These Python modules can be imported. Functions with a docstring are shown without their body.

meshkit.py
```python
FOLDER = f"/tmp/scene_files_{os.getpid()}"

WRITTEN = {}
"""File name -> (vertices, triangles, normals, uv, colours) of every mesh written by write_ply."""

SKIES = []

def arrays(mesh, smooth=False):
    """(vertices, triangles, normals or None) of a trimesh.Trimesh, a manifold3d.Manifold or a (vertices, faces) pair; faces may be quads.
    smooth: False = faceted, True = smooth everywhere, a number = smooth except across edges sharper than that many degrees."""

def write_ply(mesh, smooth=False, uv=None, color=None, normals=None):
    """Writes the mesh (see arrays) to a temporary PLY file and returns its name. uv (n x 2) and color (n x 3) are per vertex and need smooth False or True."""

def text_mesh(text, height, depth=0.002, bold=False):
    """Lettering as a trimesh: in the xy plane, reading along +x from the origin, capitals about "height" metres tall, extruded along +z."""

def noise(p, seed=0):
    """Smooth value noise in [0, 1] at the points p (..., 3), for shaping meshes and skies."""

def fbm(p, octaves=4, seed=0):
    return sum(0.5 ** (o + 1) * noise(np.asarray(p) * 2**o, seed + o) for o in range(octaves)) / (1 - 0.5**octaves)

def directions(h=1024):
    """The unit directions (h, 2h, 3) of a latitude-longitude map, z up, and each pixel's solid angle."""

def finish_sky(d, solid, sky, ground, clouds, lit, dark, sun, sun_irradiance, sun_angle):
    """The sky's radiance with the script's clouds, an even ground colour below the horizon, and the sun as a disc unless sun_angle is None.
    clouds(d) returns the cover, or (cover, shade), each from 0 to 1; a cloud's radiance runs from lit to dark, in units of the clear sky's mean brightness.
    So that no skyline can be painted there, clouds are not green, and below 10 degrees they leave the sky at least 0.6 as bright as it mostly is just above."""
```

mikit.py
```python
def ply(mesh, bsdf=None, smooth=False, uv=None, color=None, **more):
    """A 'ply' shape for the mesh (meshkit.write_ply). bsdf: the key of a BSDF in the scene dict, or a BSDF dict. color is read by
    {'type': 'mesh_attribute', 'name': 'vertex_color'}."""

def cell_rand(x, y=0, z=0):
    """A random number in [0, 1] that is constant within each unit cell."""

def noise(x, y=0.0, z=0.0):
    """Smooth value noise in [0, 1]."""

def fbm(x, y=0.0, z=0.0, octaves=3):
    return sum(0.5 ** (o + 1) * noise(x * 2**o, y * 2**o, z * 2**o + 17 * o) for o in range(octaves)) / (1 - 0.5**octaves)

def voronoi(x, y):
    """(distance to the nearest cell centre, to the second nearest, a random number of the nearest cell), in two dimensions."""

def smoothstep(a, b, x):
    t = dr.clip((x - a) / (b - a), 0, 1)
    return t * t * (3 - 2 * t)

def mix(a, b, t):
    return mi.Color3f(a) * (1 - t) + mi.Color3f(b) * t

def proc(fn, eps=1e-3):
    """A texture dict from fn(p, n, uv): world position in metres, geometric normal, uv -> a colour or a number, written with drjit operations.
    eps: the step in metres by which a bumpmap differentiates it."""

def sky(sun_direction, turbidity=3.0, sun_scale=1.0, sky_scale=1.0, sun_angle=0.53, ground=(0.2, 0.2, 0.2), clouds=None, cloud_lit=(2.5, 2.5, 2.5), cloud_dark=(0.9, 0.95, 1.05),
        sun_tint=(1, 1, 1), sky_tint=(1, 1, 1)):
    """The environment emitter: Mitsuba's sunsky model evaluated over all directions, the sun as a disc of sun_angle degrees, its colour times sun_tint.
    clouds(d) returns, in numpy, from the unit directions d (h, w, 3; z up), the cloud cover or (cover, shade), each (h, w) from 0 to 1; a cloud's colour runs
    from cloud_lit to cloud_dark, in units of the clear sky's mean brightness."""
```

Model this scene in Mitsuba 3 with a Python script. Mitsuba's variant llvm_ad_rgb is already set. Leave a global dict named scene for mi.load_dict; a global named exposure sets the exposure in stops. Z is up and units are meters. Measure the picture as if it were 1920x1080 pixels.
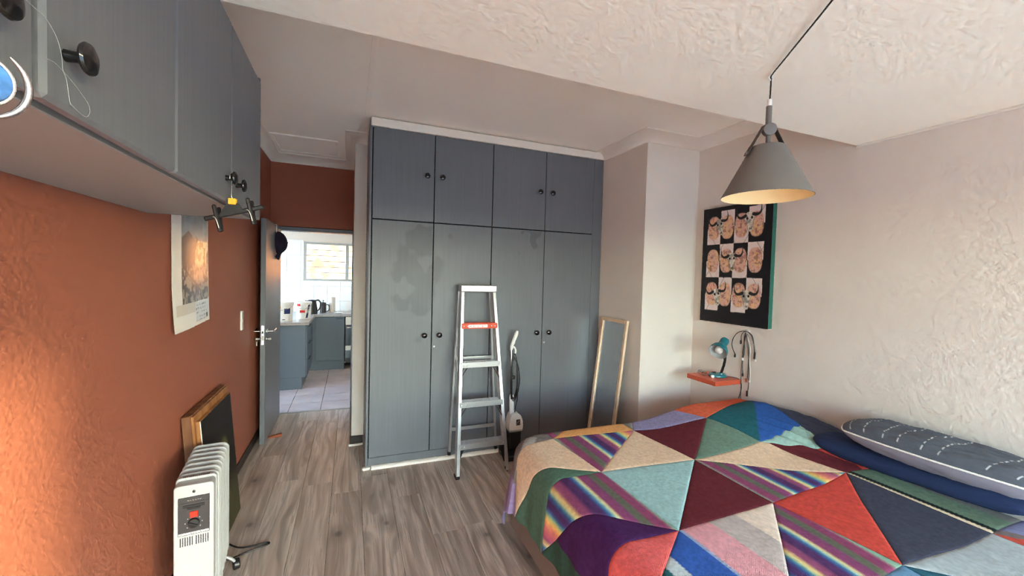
import math
import numpy as np
import trimesh
import drjit as dr
import mitsuba as mi
import mikit
import meshkit
from mikit import proc, noise, fbm, smoothstep, mix, cell_rand
from scipy.spatial import Delaunay
from shapely.geometry import Polygon
from shapely import contains_xy

T = mi.ScalarTransform4f
scene, labels = {}, {}
rng = np.random.default_rng(7)

# ------------------------------------------------------------------ camera, sky, exposure
YAW, PITCH, ROLL, FPX = 0.375990535, -0.0311874568, 0.0268838626, 766.56
EYE = np.array([0.0, 0.0, 1.55])
fwd = np.array([math.sin(YAW) * math.cos(PITCH), math.cos(YAW) * math.cos(PITCH), math.sin(PITCH)])
rt0 = np.array([math.cos(YAW), -math.sin(YAW), 0.0])
up0 = np.cross(rt0, fwd)
up = -rt0 * math.sin(ROLL) + up0 * math.cos(ROLL)
scene['camera'] = {'type': 'perspective', 'fov_axis': 'x', 'fov': math.degrees(2 * math.atan(960 / FPX)), 'near_clip': 0.02, 'far_clip': 200.0,
                   'to_world': T().look_at(origin=EYE.tolist(), target=(EYE + fwd).tolist(), up=up.tolist())}
scene['sky'] = mikit.sky(sun_direction=(0.70, -0.70, 0.17), turbidity=2.2, sun_scale=0.44, sky_scale=4.2, sun_angle=3.4, sun_tint=(0.62, 0.92, 1.5), sky_tint=(0.90, 0.97, 1.08), ground=(0.52, 0.47, 0.41))
exposure = 5.40


# ------------------------------------------------------------------ helpers
def srgb(r, g, b):
    c = np.array([r, g, b], float) / 255.0
    return np.where(c <= 0.04045, c / 12.92, ((c + 0.055) / 1.055) ** 2.4)


def lin(c):
    c = np.asarray(c, float) / 255.0
    return np.where(c <= 0.04045, c / 12.92, ((c + 0.055) / 1.055) ** 2.4)


def rgb(c):
    return {'type': 'rgb', 'value': [float(x) for x in c]}


used = {}


def numbered(key):
    n = used.get(key, 0)
    used[key] = n + 1
    return key if n == 0 else f'{key}_{n:03d}'


def add(key, mesh, bsdf, smooth=False, uv=None, color=None, **more):
    k = key if key in labels and 'category' in labels[key] and key not in scene else numbered(key)
    scene[k] = mikit.ply(mesh, bsdf, smooth=smooth, uv=uv, color=color, **more)
    return k


def lab(key, label, category=None, group=None, kind=None):
    d = {'label': label}
    if category:
        d['category'] = category
    if group:
        d['group'] = group
    if kind:
        d['kind'] = kind
    labels[key] = d


def struct(key, label):
    labels[key] = {'label': label, 'kind': 'structure'}


def newthing(key, label, category, group=None):
    k = numbered(key)
    lab(k, label, category, group)
    return k


def box(lo, hi, b=0.0):
    lo, hi = np.minimum(lo, hi).astype(float), np.maximum(lo, hi).astype(float)
    if b <= 0:
        return trimesh.creation.box(bounds=[lo, hi])
    b = min(b, 0.49 * float((hi - lo).min()))
    pts = []
    for sx in (0, 1):
        for sy in (0, 1):
            for sz in (0, 1):
                c = np.array([hi[0] if sx else lo[0], hi[1] if sy else lo[1], hi[2] if sz else lo[2]])
                d = np.array([-b if sx else b, -b if sy else b, -b if sz else b])
                for a in range(3):
                    q = c + d
                    q[a] = c[a]
                    pts.append(q)
    return trimesh.convex.convex_hull(np.array(pts))


def rbox(lo, hi, r, n=4):
    """box with rounded edges (hull of small sphere octants)"""
    lo, hi = np.asarray(lo, float), np.asarray(hi, float)
    s = trimesh.creation.icosphere(subdivisions=2, radius=r).vertices
    pts = []
    for sx in (lo[0] + r, hi[0] - r):
        for sy in (lo[1] + r, hi[1] - r):
            for sz in (lo[2] + r, hi[2] - r):
                pts.append(s + [sx, sy, sz])
    return trimesh.convex.convex_hull(np.vstack(pts))


def join(*ms):
    ms = [m for m in ms]
    return trimesh.util.concatenate(ms)


def move(m, t=(0, 0, 0), rz=0.0, rx=0.0, ry=0.0, s=None):
    m = m.copy()
    M = np.eye(4)
    if s is not None:
        M = np.diag(list(np.broadcast_to(s, 3)) + [1.0]) @ M
    for a, ax in ((rx, (1, 0, 0)), (ry, (0, 1, 0)), (rz, (0, 0, 1))):
        if a:
            M = trimesh.transformations.rotation_matrix(a, ax) @ M
    M = trimesh.transformations.translation_matrix(t) @ M
    m.apply_transform(M)
    return m


def frame_of(d):
    d = np.asarray(d, float)
    d = d / np.linalg.norm(d)
    a = np.cross(d, [0, 0, 1.0] if abs(d[2]) < 0.9 else [1.0, 0, 0])
    a /= np.linalg.norm(a)
    return d, a, np.cross(d, a)


def tube(pts, r, sides=10, closed=False, smoothpath=0):
    p = np.asarray(pts, float)
    if smoothpath:
        n0 = len(p)
        p = spline(p, smoothpath, closed)
        if np.ndim(r):
            r = np.interp(np.linspace(0, n0 - 1, len(p)), np.arange(n0), r)
    n = len(p)
    r = np.broadcast_to(r, (n,)).astype(float)
    if closed:
        t = np.roll(p, -1, 0) - np.roll(p, 1, 0)
    else:
        t = np.gradient(p, axis=0)
    t /= np.linalg.norm(t, axis=1, keepdims=True) + 1e-12
    _, a, _ = frame_of(t[0])
    A = []
    for i in range(n):
        a = a - t[i] * (a @ t[i])
        a /= np.linalg.norm(a) + 1e-12
        A.append(a)
    A = np.array(A)
    B = np.cross(t, A)
    ang = np.arange(sides) * 2 * np.pi / sides
    v = p[:, None] + r[:, None, None] * (np.cos(ang)[None, :, None] * A[:, None] + np.sin(ang)[None, :, None] * B[:, None])
    v = v.reshape(-1, 3)
    f = []
    m = n if closed else n - 1
    for i in range(m):
        for j in range(sides):
            i2, j2 = (i + 1) % n, (j + 1) % sides
            f += [[i * sides + j, i * sides + j2, i2 * sides + j2], [i * sides + j, i2 * sides + j2, i2 * sides + j]]
    if not closed:
        v = np.vstack([v, p[0], p[-1]])
        for j in range(sides):
            j2 = (j + 1) % sides
            f += [[n * sides, j2, j], [n * sides + 1, (n - 1) * sides + j, (n - 1) * sides + j2]]
    return trimesh.Trimesh(v, np.array(f), process=False)


def spline(p, k, closed=False):
    """Catmull-Rom, k points per span"""
    p = np.asarray(p, float)
    n = len(p)
    out = []
    spans = n if closed else n - 1
    for i in range(spans):
        if closed:
            p0, p1, p2, p3 = p[(i - 1) % n], p[i], p[(i + 1) % n], p[(i + 2) % n]
        else:
            p0, p1, p2, p3 = p[max(i - 1, 0)], p[i], p[i + 1], p[min(i + 2, n - 1)]
        for t in np.arange(k) / k:
            out.append(0.5 * (2 * p1 + (p2 - p0) * t + (2 * p0 - 5 * p1 + 4 * p2 - p3) * t * t + (3 * p1 - p0 - 3 * p2 + p3) * t ** 3))
    if not closed:
        out.append(p[-1])
    return np.array(out)


def bar(a, b, w, h, upv=(0, 0, 1), bev=0.0015):
    """rectangular bar from a to b, w across (side), h along upv-ish"""
    a, b = np.asarray(a, float), np.asarray(b, float)
    L = np.linalg.norm(b - a)
    d = (b - a) / L
    s = np.cross(d, upv)
    s /= np.linalg.norm(s)
    u = np.cross(s, d)
    m = box((-w / 2, -h / 2, 0), (w / 2, h / 2, L), bev)
    M = np.eye(4)
    M[:3, 0], M[:3, 1], M[:3, 2], M[:3, 3] = s, u, d, a
    m.apply_transform(M)
    return m


def lathe(profile, n=32, axis=(0, 0, 1), at=(0, 0, 0), caps=True):
    """profile: list of (r, h). Revolved round axis, from h along axis."""
    prof = np.asarray(profile, float)
    d, a, b = frame_of(axis)
    if abs(d[2]) > 0.999:
        a, b = np.array([1.0, 0, 0]), np.array([0, 1.0, 0]) * np.sign(d[2])
    ang = np.arange(n) * 2 * np.pi / n
    ring = np.cos(ang)[:, None] * a + np.sin(ang)[:, None] * b
    v = (np.asarray(at, float) + prof[:, 1][:, None, None] * d + prof[:, 0][:, None, None] * ring[None]).reshape(-1, 3)
    f = []
    for i in range(len(prof) - 1):
        for j in range(n):
            j2 = (j + 1) % n
            f += [[i * n + j, i * n + j2, (i + 1) * n + j2], [i * n + j, (i + 1) * n + j2, (i + 1) * n + j]]
    if caps:
        k = len(v)
        v = np.vstack([v, np.asarray(at) + prof[0, 1] * d, np.asarray(at) + prof[-1, 1] * d])
        for j in range(n):
            j2 = (j + 1) % n
            f += [[k, j2, j], [k + 1, (len(prof) - 1) * n + j, (len(prof) - 1) * n + j2]]
    return trimesh.Trimesh(v, np.array(f), process=False)


def cyl(a, b, r, n=20):
    a, b = np.asarray(a, float), np.asarray(b, float)
    L = np.linalg.norm(b - a)
    return lathe([(r, 0), (r, L)], n, b - a, a)


def sphere(c, r, s=(1, 1, 1), sub=3):
    m = trimesh.creation.icosphere(subdivisions=sub, radius=1.0)
    m.vertices = m.vertices * (np.asarray(s, float) * r) + np.asarray(c, float)
    return m


def prism(poly, h0, h1, axis=2):
    """poly in the two other axes, extruded along axis from h0 to h1"""
    m = trimesh.creation.extrude_polygon(Polygon(poly), h1 - h0, engine='earcut')
    v = m.vertices.copy()
    v[:, 2] += h0
    if axis == 0:      # poly = (y, z)
        v = np.stack([v[:, 2], v[:, 0], v[:, 1]], 1)
    elif axis == 1:    # poly = (x, z)
        v = np.stack([v[:, 0], v[:, 2], v[:, 1]], 1)
    m = trimesh.Trimesh(v, m.faces, process=False)
    if m.volume < 0:
        m.invert()
    return m


def sweep_h(path, prof, side):
    """Moulding: prof points (out, z) swept along a horizontal polyline (x, y); out is along side * left normal, mitred."""
    path = np.asarray(path, float)
    n, k = len(path), len(prof)
    V = []
    for i in range(n):
        ds = []
        if i > 0:
            ds.append((path[i] - path[i - 1]) / np.linalg.norm(path[i] - path[i - 1]))
        if i < n - 1:
            ds.append((path[i + 1] - path[i]) / np.linalg.norm(path[i + 1] - path[i]))
        ns = [side * np.array([-d[1], d[0]]) for d in ds]
        m = ns[0] if len(ns) == 1 else (ns[0] + ns[1]) / (1 + ns[0] @ ns[1])
        for o, z in prof:
            V.append([path[i, 0] + m[0] * o, path[i, 1] + m[1] * o, z])
    f = []
    for i in range(n - 1):
        for j in range(k):
            j2 = (j + 1) % k
            f += [[i * k + j, i * k + j2, (i + 1) * k + j2], [i * k + j, (i + 1) * k + j2, (i + 1) * k + j]]
    for j in range(1, k - 1):
        f += [[0, j + 1, j], [(n - 1) * k, (n - 1) * k + j, (n - 1) * k + j + 1]]
    m = trimesh.Trimesh(np.array(V), np.array(f), process=False)
    m.fix_normals()
    return m


def pbsdf(color, rough=0.5, spec=0.5, metallic=0.0, **k):
    c = color if isinstance(color, dict) else rgb(color)
    return {'type': 'principled', 'base_color': c, 'roughness': rough, 'specular': spec, 'metallic': metallic, **k}


def two(b):
    return {'type': 'twosided', 'bsdf': b}


def bump(tex, scale, b):
    return {'type': 'bumpmap', 'tex': tex, 'scale': scale, 'bsdf': b}


# ------------------------------------------------------------------ materials
def plaster_fn(p, n, uv):
    return 0.7 * fbm(p.x * 95, p.y * 95, p.z * 95, 2) + 0.3 * noise(p.x * 40, p.y * 40, p.z * 40)


PLASTER = proc(plaster_fn, 2e-3)


def tinted(c, amount=0.05, k=3.0):
    c = [float(x) for x in c]

    def fn(p, n, uv):
        t = 1 + amount * (2 * fbm(p.x * k, p.y * k, p.z * k, 3) - 1)
        return mi.Color3f(*c) * t
    return proc(fn)


scene['terracotta'] = two(bump(PLASTER, 0.0065, pbsdf(tinted(lin((140, 82, 64)), 0.08), 0.55, 0.35)))
scene['terracotta_dark'] = two(bump(PLASTER, 0.004, pbsdf(tinted(lin((148, 84, 62)), 0.08), 0.6, 0.3)))
scene['wall_paint'] = two(bump(PLASTER, 0.0045, pbsdf(tinted(lin((221, 212, 203)), 0.05), 0.7, 0.25)))
scene['ceiling_paint'] = two(pbsdf(tinted(lin((244, 236, 226)), 0.03), 0.8, 0.2))
scene['ceiling_rough'] = two(bump(PLASTER, 0.0045, pbsdf(tinted(lin((240, 232, 219)), 0.03), 0.8, 0.2)))
scene['white_trim'] = two(pbsdf(lin((232, 224, 214)), 0.45, 0.4))


def door_paint_fn(p, n, uv):
    brush = fbm(p.x * 160, p.y * 160, p.z * 3.0, 2)
    blot = fbm(p.x * 2.2, p.y * 2.2, p.z * 1.6, 3)
    edge = fbm(p.x * 9, p.y * 9, p.z * 7, 2)
    d = dr.sqrt(dr.square((p.x - 0.50 - 0.25 * (edge - 0.5)) / 0.17) + dr.square((p.z - 1.58 - 0.9 * (edge - 0.5)) / 0.36))
    stain = smoothstep(1.15, 0.85, d) * smoothstep(3.2, 3.3, p.y) * smoothstep(1.955, 1.94, p.z)
    d2 = dr.sqrt(dr.square((p.x - 1.50 - 0.2 * (edge - 0.5)) / 0.10) + dr.square((p.z - 1.93 - 0.4 * (edge - 0.5)) / 0.10))
    stain = dr.maximum(stain, smoothstep(1.1, 0.9, d2) * smoothstep(3.2, 3.3, p.y) * smoothstep(1.955, 1.94, p.z))
    t = (1 + 0.16 * (brush - 0.5) + 0.14 * (blot - 0.5)) * (1 - 0.26 * stain)
    return mi.Color3f(0.132, 0.140, 0.155) * t


def door_rough_fn(p, n, uv):
    return 0.36 + 0.10 * fbm(p.x * 3, p.y * 3, p.z * 2, 2)


GREY_PAINT = {'type': 'principled', 'base_color': proc(door_paint_fn), 'roughness': proc(door_rough_fn), 'specular': 0.4}
scene['cupboard_paint'] = two(GREY_PAINT)
scene['cupboard_under'] = two(pbsdf(lin((132, 130, 126)), 0.5, 0.4))
scene['joint_dark'] = two(pbsdf(lin((34, 36, 40)), 0.7, 0.2))
scene['knob_black'] = two(pbsdf(lin((16, 15, 16)), 0.12, 0.6))
scene['black_plastic'] = two(pbsdf(lin((24, 23, 25)), 0.35, 0.5))
scene['dark_plastic'] = two(pbsdf(lin((52, 48, 50)), 0.45, 0.4))
scene['chrome'] = two({'type': 'roughconductor', 'material': 'none', 'specular_reflectance': rgb((0.75, 0.75, 0.76)), 'alpha': 0.18})
scene['aluminium'] = two(pbsdf(lin((186, 186, 188)), 0.34, 0.5, 0.7))
scene['white_plastic'] = two(pbsdf(lin((232, 230, 226)), 0.3, 0.5))
scene['nylon'] = two(pbsdf(lin((170, 172, 170)), 0.3, 0.5))
scene['white_enamel'] = two(pbsdf(lin((164, 166, 167)), 0.25, 0.5))
scene['orange_paint'] = two(pbsdf(lin((205, 70, 35)), 0.4, 0.4))
scene['shelf_orange'] = two(pbsdf(lin((198, 84, 56)), 0.35, 0.5))
scene['teal_paint'] = two(pbsdf(lin((22, 108, 120)), 0.25, 0.6))
scene['lamp_grey'] = two(pbsdf(lin((110, 106, 103)), 0.5, 0.4))
scene['lamp_cream'] = two(pbsdf(lin((250, 226, 172)), 0.6, 0.3))
scene['leather_dark'] = two(pbsdf(lin((66, 56, 50)), 0.55, 0.4))
scene['navy_cotton'] = two(pbsdf(lin((62, 68, 88)), 0.85, 0.15, sheen=0.3))
scene['navy_sheet'] = two(pbsdf(lin((40, 52, 84)), 0.85, 0.15, sheen=0.3))
scene['bed_base_cloth'] = two(pbsdf(lin((120, 104, 96)), 0.8, 0.2))
scene['mattress_cloth'] = two(pbsdf(lin((205, 200, 192)), 0.8, 0.2))
scene['print'] = two(pbsdf({'type': 'mesh_attribute', 'name': 'vertex_color'}, 0.55, 0.3))
scene['print_gloss'] = two(pbsdf({'type': 'mesh_attribute', 'name': 'vertex_color'}, 0.22, 0.25))
scene['print_matt'] = two(pbsdf({'type': 'mesh_attribute', 'name': 'vertex_color'}, 0.5, 0.06))
scene['cloth_print'] = two(pbsdf({'type': 'mesh_attribute', 'name': 'vertex_color'}, 0.85, 0.15, sheen=0.2))


def knit_fn(p, n, uv):
    a, b = uv.x * (2 * math.pi / 0.009), uv.y * (2 * math.pi / 0.007)
    return 0.5 + 0.25 * dr.sin(a + 0.9 * dr.sin(b)) * (0.6 + 0.4 * dr.sin(b)) + 0.35 * (noise(uv.x * 260, uv.y * 260, 3.0) - 0.5)


scene['knit'] = two(bump(proc(knit_fn, 1e-3), 0.004, pbsdf({'type': 'mesh_attribute', 'name': 'vertex_color'}, 0.95, 0.05, sheen=0.25)))


def wood_mat(c0, c1, axis, k=1.0, rough=0.5):
    c0, c1 = [float(x) for x in c0], [float(x) for x in c1]

    def fn(p, n, uv):
        q = [p.x, p.y, p.z]
        s = [30.0 * k] * 3
        s[axis] = 2.0 * k
        g = fbm(q[0] * s[0], q[1] * s[1], q[2] * s[2], 3)
        return mix(c0, c1, smoothstep(0.3, 0.7, g))
    return two(pbsdf(proc(fn), rough, 0.35))


scene['oak_frame'] = wood_mat(lin((218, 186, 156)), lin((234, 206, 178)), 2)
scene['brown_wood'] = wood_mat(lin((88, 54, 34)), lin((118, 78, 50)), 2)
scene['pine_wood'] = wood_mat(lin((130, 84, 46)), lin((158, 108, 64)), 2)
scene['wedge_wood'] = two(pbsdf(lin((150, 78, 48)), 0.6, 0.3))
scene['skirting_dark'] = two(pbsdf(lin((44, 34, 30)), 0.45, 0.4))
scene['mirror_glass'] = two({'type': 'roughconductor', 'material': 'none', 'specular_reflectance': rgb((0.80, 0.82, 0.82)), 'alpha': 0.02})

PW, PL = 0.193, 1.285


def plank_fn(p, n, uv):
    col = dr.floor((p.x + 3.0) / PW)
    off = cell_rand(col, 3, 5) * PL
    row = dr.floor((p.y + 3.0 + off) / PL)
    r1, r2 = cell_rand(col, row, 11), cell_rand(col, row, 23)
    x = p.x + r1 * 7.0
    y = p.y + r2 * 9.0
    warp = fbm(x * 7.0, y * 1.1, r1 * 31, 3)
    grain = fbm(x * 42 + 7.0 * warp, y * 2.4, r2 * 17, 3)
    fine = fbm(x * 210, y * 7.0, 1.0, 2)
    ring = 0.5 + 0.5 * dr.sin(x * 90 + 26 * warp)
    c = mix([0.345, 0.265, 0.212], [0.59, 0.490, 0.410], smoothstep(0.25, 0.75, grain))
    c = c * (0.87 + 0.26 * r1)
    c = c * (1 - 0.22 * smoothstep(0.55, 0.9, ring) * smoothstep(0.4, 0.65, warp))
    c = c * (1 - 0.30 * smoothstep(0.55, 0.72, fine) * smoothstep(0.45, 0.65, grain))
    # knots: one or two per plank
    ky = (y * 1.7) - dr.floor(y * 1.7)
    kc = dr.floor(y * 1.7)
    fx = (p.x + 3.0) / PW - col
    kx = 0.2 + 0.6 * cell_rand(kc, col, 41)
    on = smoothstep(0.64, 0.7, cell_rand(kc, col, 43))
    d = dr.sqrt(dr.square((fx - kx) * PW) + dr.square((ky - 0.5) / 1.7 * 0.7)) + 0.012 * (warp - 0.5)
    c = c * (1 - 0.42 * on * smoothstep(0.026, 0.004, d)) * (1 - 0.26 * on * smoothstep(0.10, 0.02, d))
    return c


scene['laminate'] = two(pbsdf(proc(plank_fn), 0.42, 0.4))
scene['subfloor'] = two(pbsdf(lin((40, 34, 30)), 0.9, 0.1))


def tile_fn(p, n, uv):
    t = fbm(p.x * 6, p.y * 6, 0.0, 3)
    return mix(lin((186, 172, 172)).tolist(), lin((214, 202, 198)).tolist(), t)


scene['floor_tile'] = two(pbsdf(proc(tile_fn), 0.3, 0.45))
scene['grout'] = two(pbsdf(lin((104, 98, 96)), 0.9, 0.1))
scene['wall_tile'] = two(pbsdf(lin((240, 240, 240)), 0.12, 0.5))
scene['tile_grout'] = two(pbsdf(lin((205, 203, 200)), 0.8, 0.2))
scene['worktop_stone'] = two(pbsdf(tinted(lin((150, 142, 136)), 0.25, 60), 0.3, 0.5))
scene['kitchen_front'] = two(pbsdf(lin((84, 96, 106)), 0.38, 0.5))
scene['steel'] = two(pbsdf(lin((190, 185, 178)), 0.3, 0.5, 0.7))
scene['oven_glass'] = two(pbsdf(lin((14, 14, 16)), 0.08, 0.6))
scene['pane'] = {'type': 'thindielectric', 'int_ior': 1.5}
scene['window_grey'] = two(pbsdf(lin((170, 170, 168)), 0.4, 0.4))


def brick_fn(p, n, uv):
    t = fbm(p.x * 1.7, p.z * 2.2, 1.0, 3)
    leaf = fbm(p.x * 9, p.z * 9, 4.0, 3)
    c = mix(lin((222, 128, 72)).tolist(), lin((236, 180, 124)).tolist(), t)
    return mix(c, lin((196, 96, 60)).tolist(), 0.7 * smoothstep(0.56, 0.66, leaf))


scene['outside_wall'] = two(pbsdf(proc(brick_fn), 0.9, 0.1))

# ------------------------------------------------------------------ setting
XL, XR, ZC, ZN, YE = -0.78, 2.775, 2.74, 2.37, 1.536
YB = -1.75                      # wall behind the photographer
YH = 4.87                       # end wall of the passage, with the doorway to the kitchen
YWF = 3.337                     # wardrobe front
WLX, WRX = 0.122, 2.224
YK = 7.447                      # kitchen back wall

# floor of planks
add('floor', box((XL - .02, YB, -0.06), (XR + .02, YH + .06, -0.009)), 'subfloor')
struct('floor', 'grey-brown wood-look laminate floor of the bedroom')
c0 = math.floor((XL + 3) / PW)
GAP = 0.0007


def cell_rand_py(x, y, z):
    return float(np.array(cell_rand(mi.Float(float(x)), mi.Float(float(y)), mi.Float(float(z))))[0])


for col in range(c0, math.ceil((XR + 3) / PW)):
    xa, xb = max(col * PW - 3, XL), min((col + 1) * PW - 3, XR)
    if xb - xa < 0.01:
        continue
    off = cell_rand_py(col, 3, 5) * PL
    r = math.floor((YB + 3 + off) / PL)
    while r * PL - 3 - off < YH + .05:
        ya, yb = max(r * PL - 3 - off, YB), min((r + 1) * PL - 3 - off, YH + .05)
        r += 1
        if yb - ya < 0.02:
            continue
        add('floor__plank', box((xa + GAP, ya + GAP, -0.0095), (xb - GAP, yb - GAP, 0.0), 0.0012), 'laminate')

WINX0, WINX1, WINZ = -0.72, 2.66, 2.08
add('wall_left', box((XL - .2, YB, 0), (XL, YH, ZC)), 'terracotta')
struct('wall_left', 'terracotta painted rough plaster wall beside the passage')
add('wall_hall', join(box((XL - .2, YH, 0), (-0.755, YH + .11, ZC)), box((0.045, YH, 0), (0.45, YH + .11, ZC)), box((-0.755, YH, 2.0), (0.045, YH + .11, ZC))), 'terracotta_dark')
struct('wall_hall', 'dark terracotta wall above the kitchen doorway')
add('wall_stub', box((0.022, 3.85, 0), (0.45, YH, ZC), 0.004), 'wall_paint')
struct('wall_stub', 'narrow beige wall end between the doorway and the wardrobe')
add('wall_back', box((0.45, 3.86, 0), (XR + .2, 4.0, ZC)), 'wall_paint')
struct('wall_back', 'beige wall behind the wardrobe')
add('wall_column', box((WRX, 2.72, 0), (XR + .05, 3.86, ZC), 0.004), 'wall_paint')
struct('wall_column', 'beige square pier between wardrobe and bed')
add('wall_right', box((XR, YB, 0), (XR + .2, 3.86, ZC)), 'wall_paint')
struct('wall_right', 'beige rough plaster wall behind the head of the bed')
add('wall_near', join(box((XL - .2, YB - .2, 0), (WINX0, YB, ZN + .3)), box((WINX1, YB - .2, 0), (XR + .2, YB, ZN + .3)), box((WINX0, YB - .2, WINZ), (WINX1, YB, ZN + .3))), 'wall_paint')
struct('wall_near', 'wall with the open glazed door behind the viewpoint')
add('ceiling_overhang_added', box((XL - .4, YB - 1.7, 2.30), (XR + .4, YB - .2, 2.42)), 'ceiling_paint')  # unseen slab, added to keep sky light off the upper cupboard doors
struct('ceiling_overhang_added', 'unseen overhang added outside the glazed door to block high sky light')
add('ceiling', box((XL - .2, YE, ZC), (XR + .2, 4.98, ZC + .12)), 'ceiling_paint')
struct('ceiling', 'smooth off-white ceiling above the wardrobe and passage')
add('ceiling_near', box((XL - .2, YB - .2, ZN), (XR + .2, YE, ZC + .12), 0.004), 'ceiling_rough')
struct('ceiling_near', 'lower rough plastered white ceiling over the bed')
add('ceiling__cover_strip', box((0.085, YE, ZC - .004), (0.115, 3.34, ZC + .001), 0.001), 'ceiling_paint')

# coved cornices
cove = [(0.0, ZC - .085), (0.0, ZC), (0.085, ZC), (0.083, ZC - .008), (0.060, ZC - .013), (0.038, ZC - .026), (0.022, ZC - .045), (0.012, ZC - .068), (0.008, ZC - .083)]
add('trim_1', sweep_h([(XR, YE), (XR, 2.72), (WRX, 2.72), (WRX, YWF + .01)], cove, 1), 'white_trim', smooth=25)
struct('trim_1', 'off-white coved cornice round the pier and the wall of the bed')
add('trim_2', sweep_h([(WLX + .01, 3.85), (0.022, 3.85), (0.022, YH), (XL, YH), (XL, YE)], cove, 1), 'white_trim', smooth=25)
struct('trim_2', 'off-white coved cornice of the passage')
add('trim_3', box((XR - .016, YB, ZN - .012), (XR + .002, YE - .002, ZN + .002), 0.005), 'white_trim')
struct('trim_3', 'thin white bead between lower ceiling and wall of the bed')
add('trim_4', box((WLX + .008, YWF - .014, 2.662), (WRX, YWF + .03, 2.726), 0.003), 'white_trim')
struct('trim_4', 'flat white fascia board along the top of the wardrobe')
add('baseboard_left', box((XL, YB, 0), (XL + .014, YH, 0.07), 0.004), 'skirting_dark')
struct('baseboard_left', 'thin dark brown skirting along the terracotta wall')
add('baseboard_stub', join(box((0.010, 3.838, 0.018), (0.12, 3.852, 0.085), 0.003), box((0.010, 3.838, 0.018), (0.024, YH, 0.085), 0.003)), 'skirting_dark')
struct('baseboard_stub', 'dark skirting round the narrow wall end')
add('trim_5', join(box((0.000, 3.822, 0), (0.12, 3.842, 0.018), 0.006), box((0.000, 3.822, 0), (0.018, 3.85, 0.018), 0.006)), 'white_trim')
struct('trim_5', 'white quadrant strip at the foot of the narrow wall end')
quad = [(0.0, 0.0), (0.026, 0.0), (0.025, 0.010), (0.020, 0.019), (0.011, 0.025), (0.0, 0.026)]
add('trim_6', sweep_h([(WLX + .045, YWF), (WRX, YWF)], quad, -1), 'white_trim', smooth=30)
struct('trim_6', 'white quadrant strip along the foot of the wardrobe')
add('trim_7', box((WLX - .022, YWF - .028, 0), (WLX + .040, YWF + .01, 0.022), 0.008), 'white_trim')
struct('trim_7', 'white quadrant offcut at the corner of the wardrobe')
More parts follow.
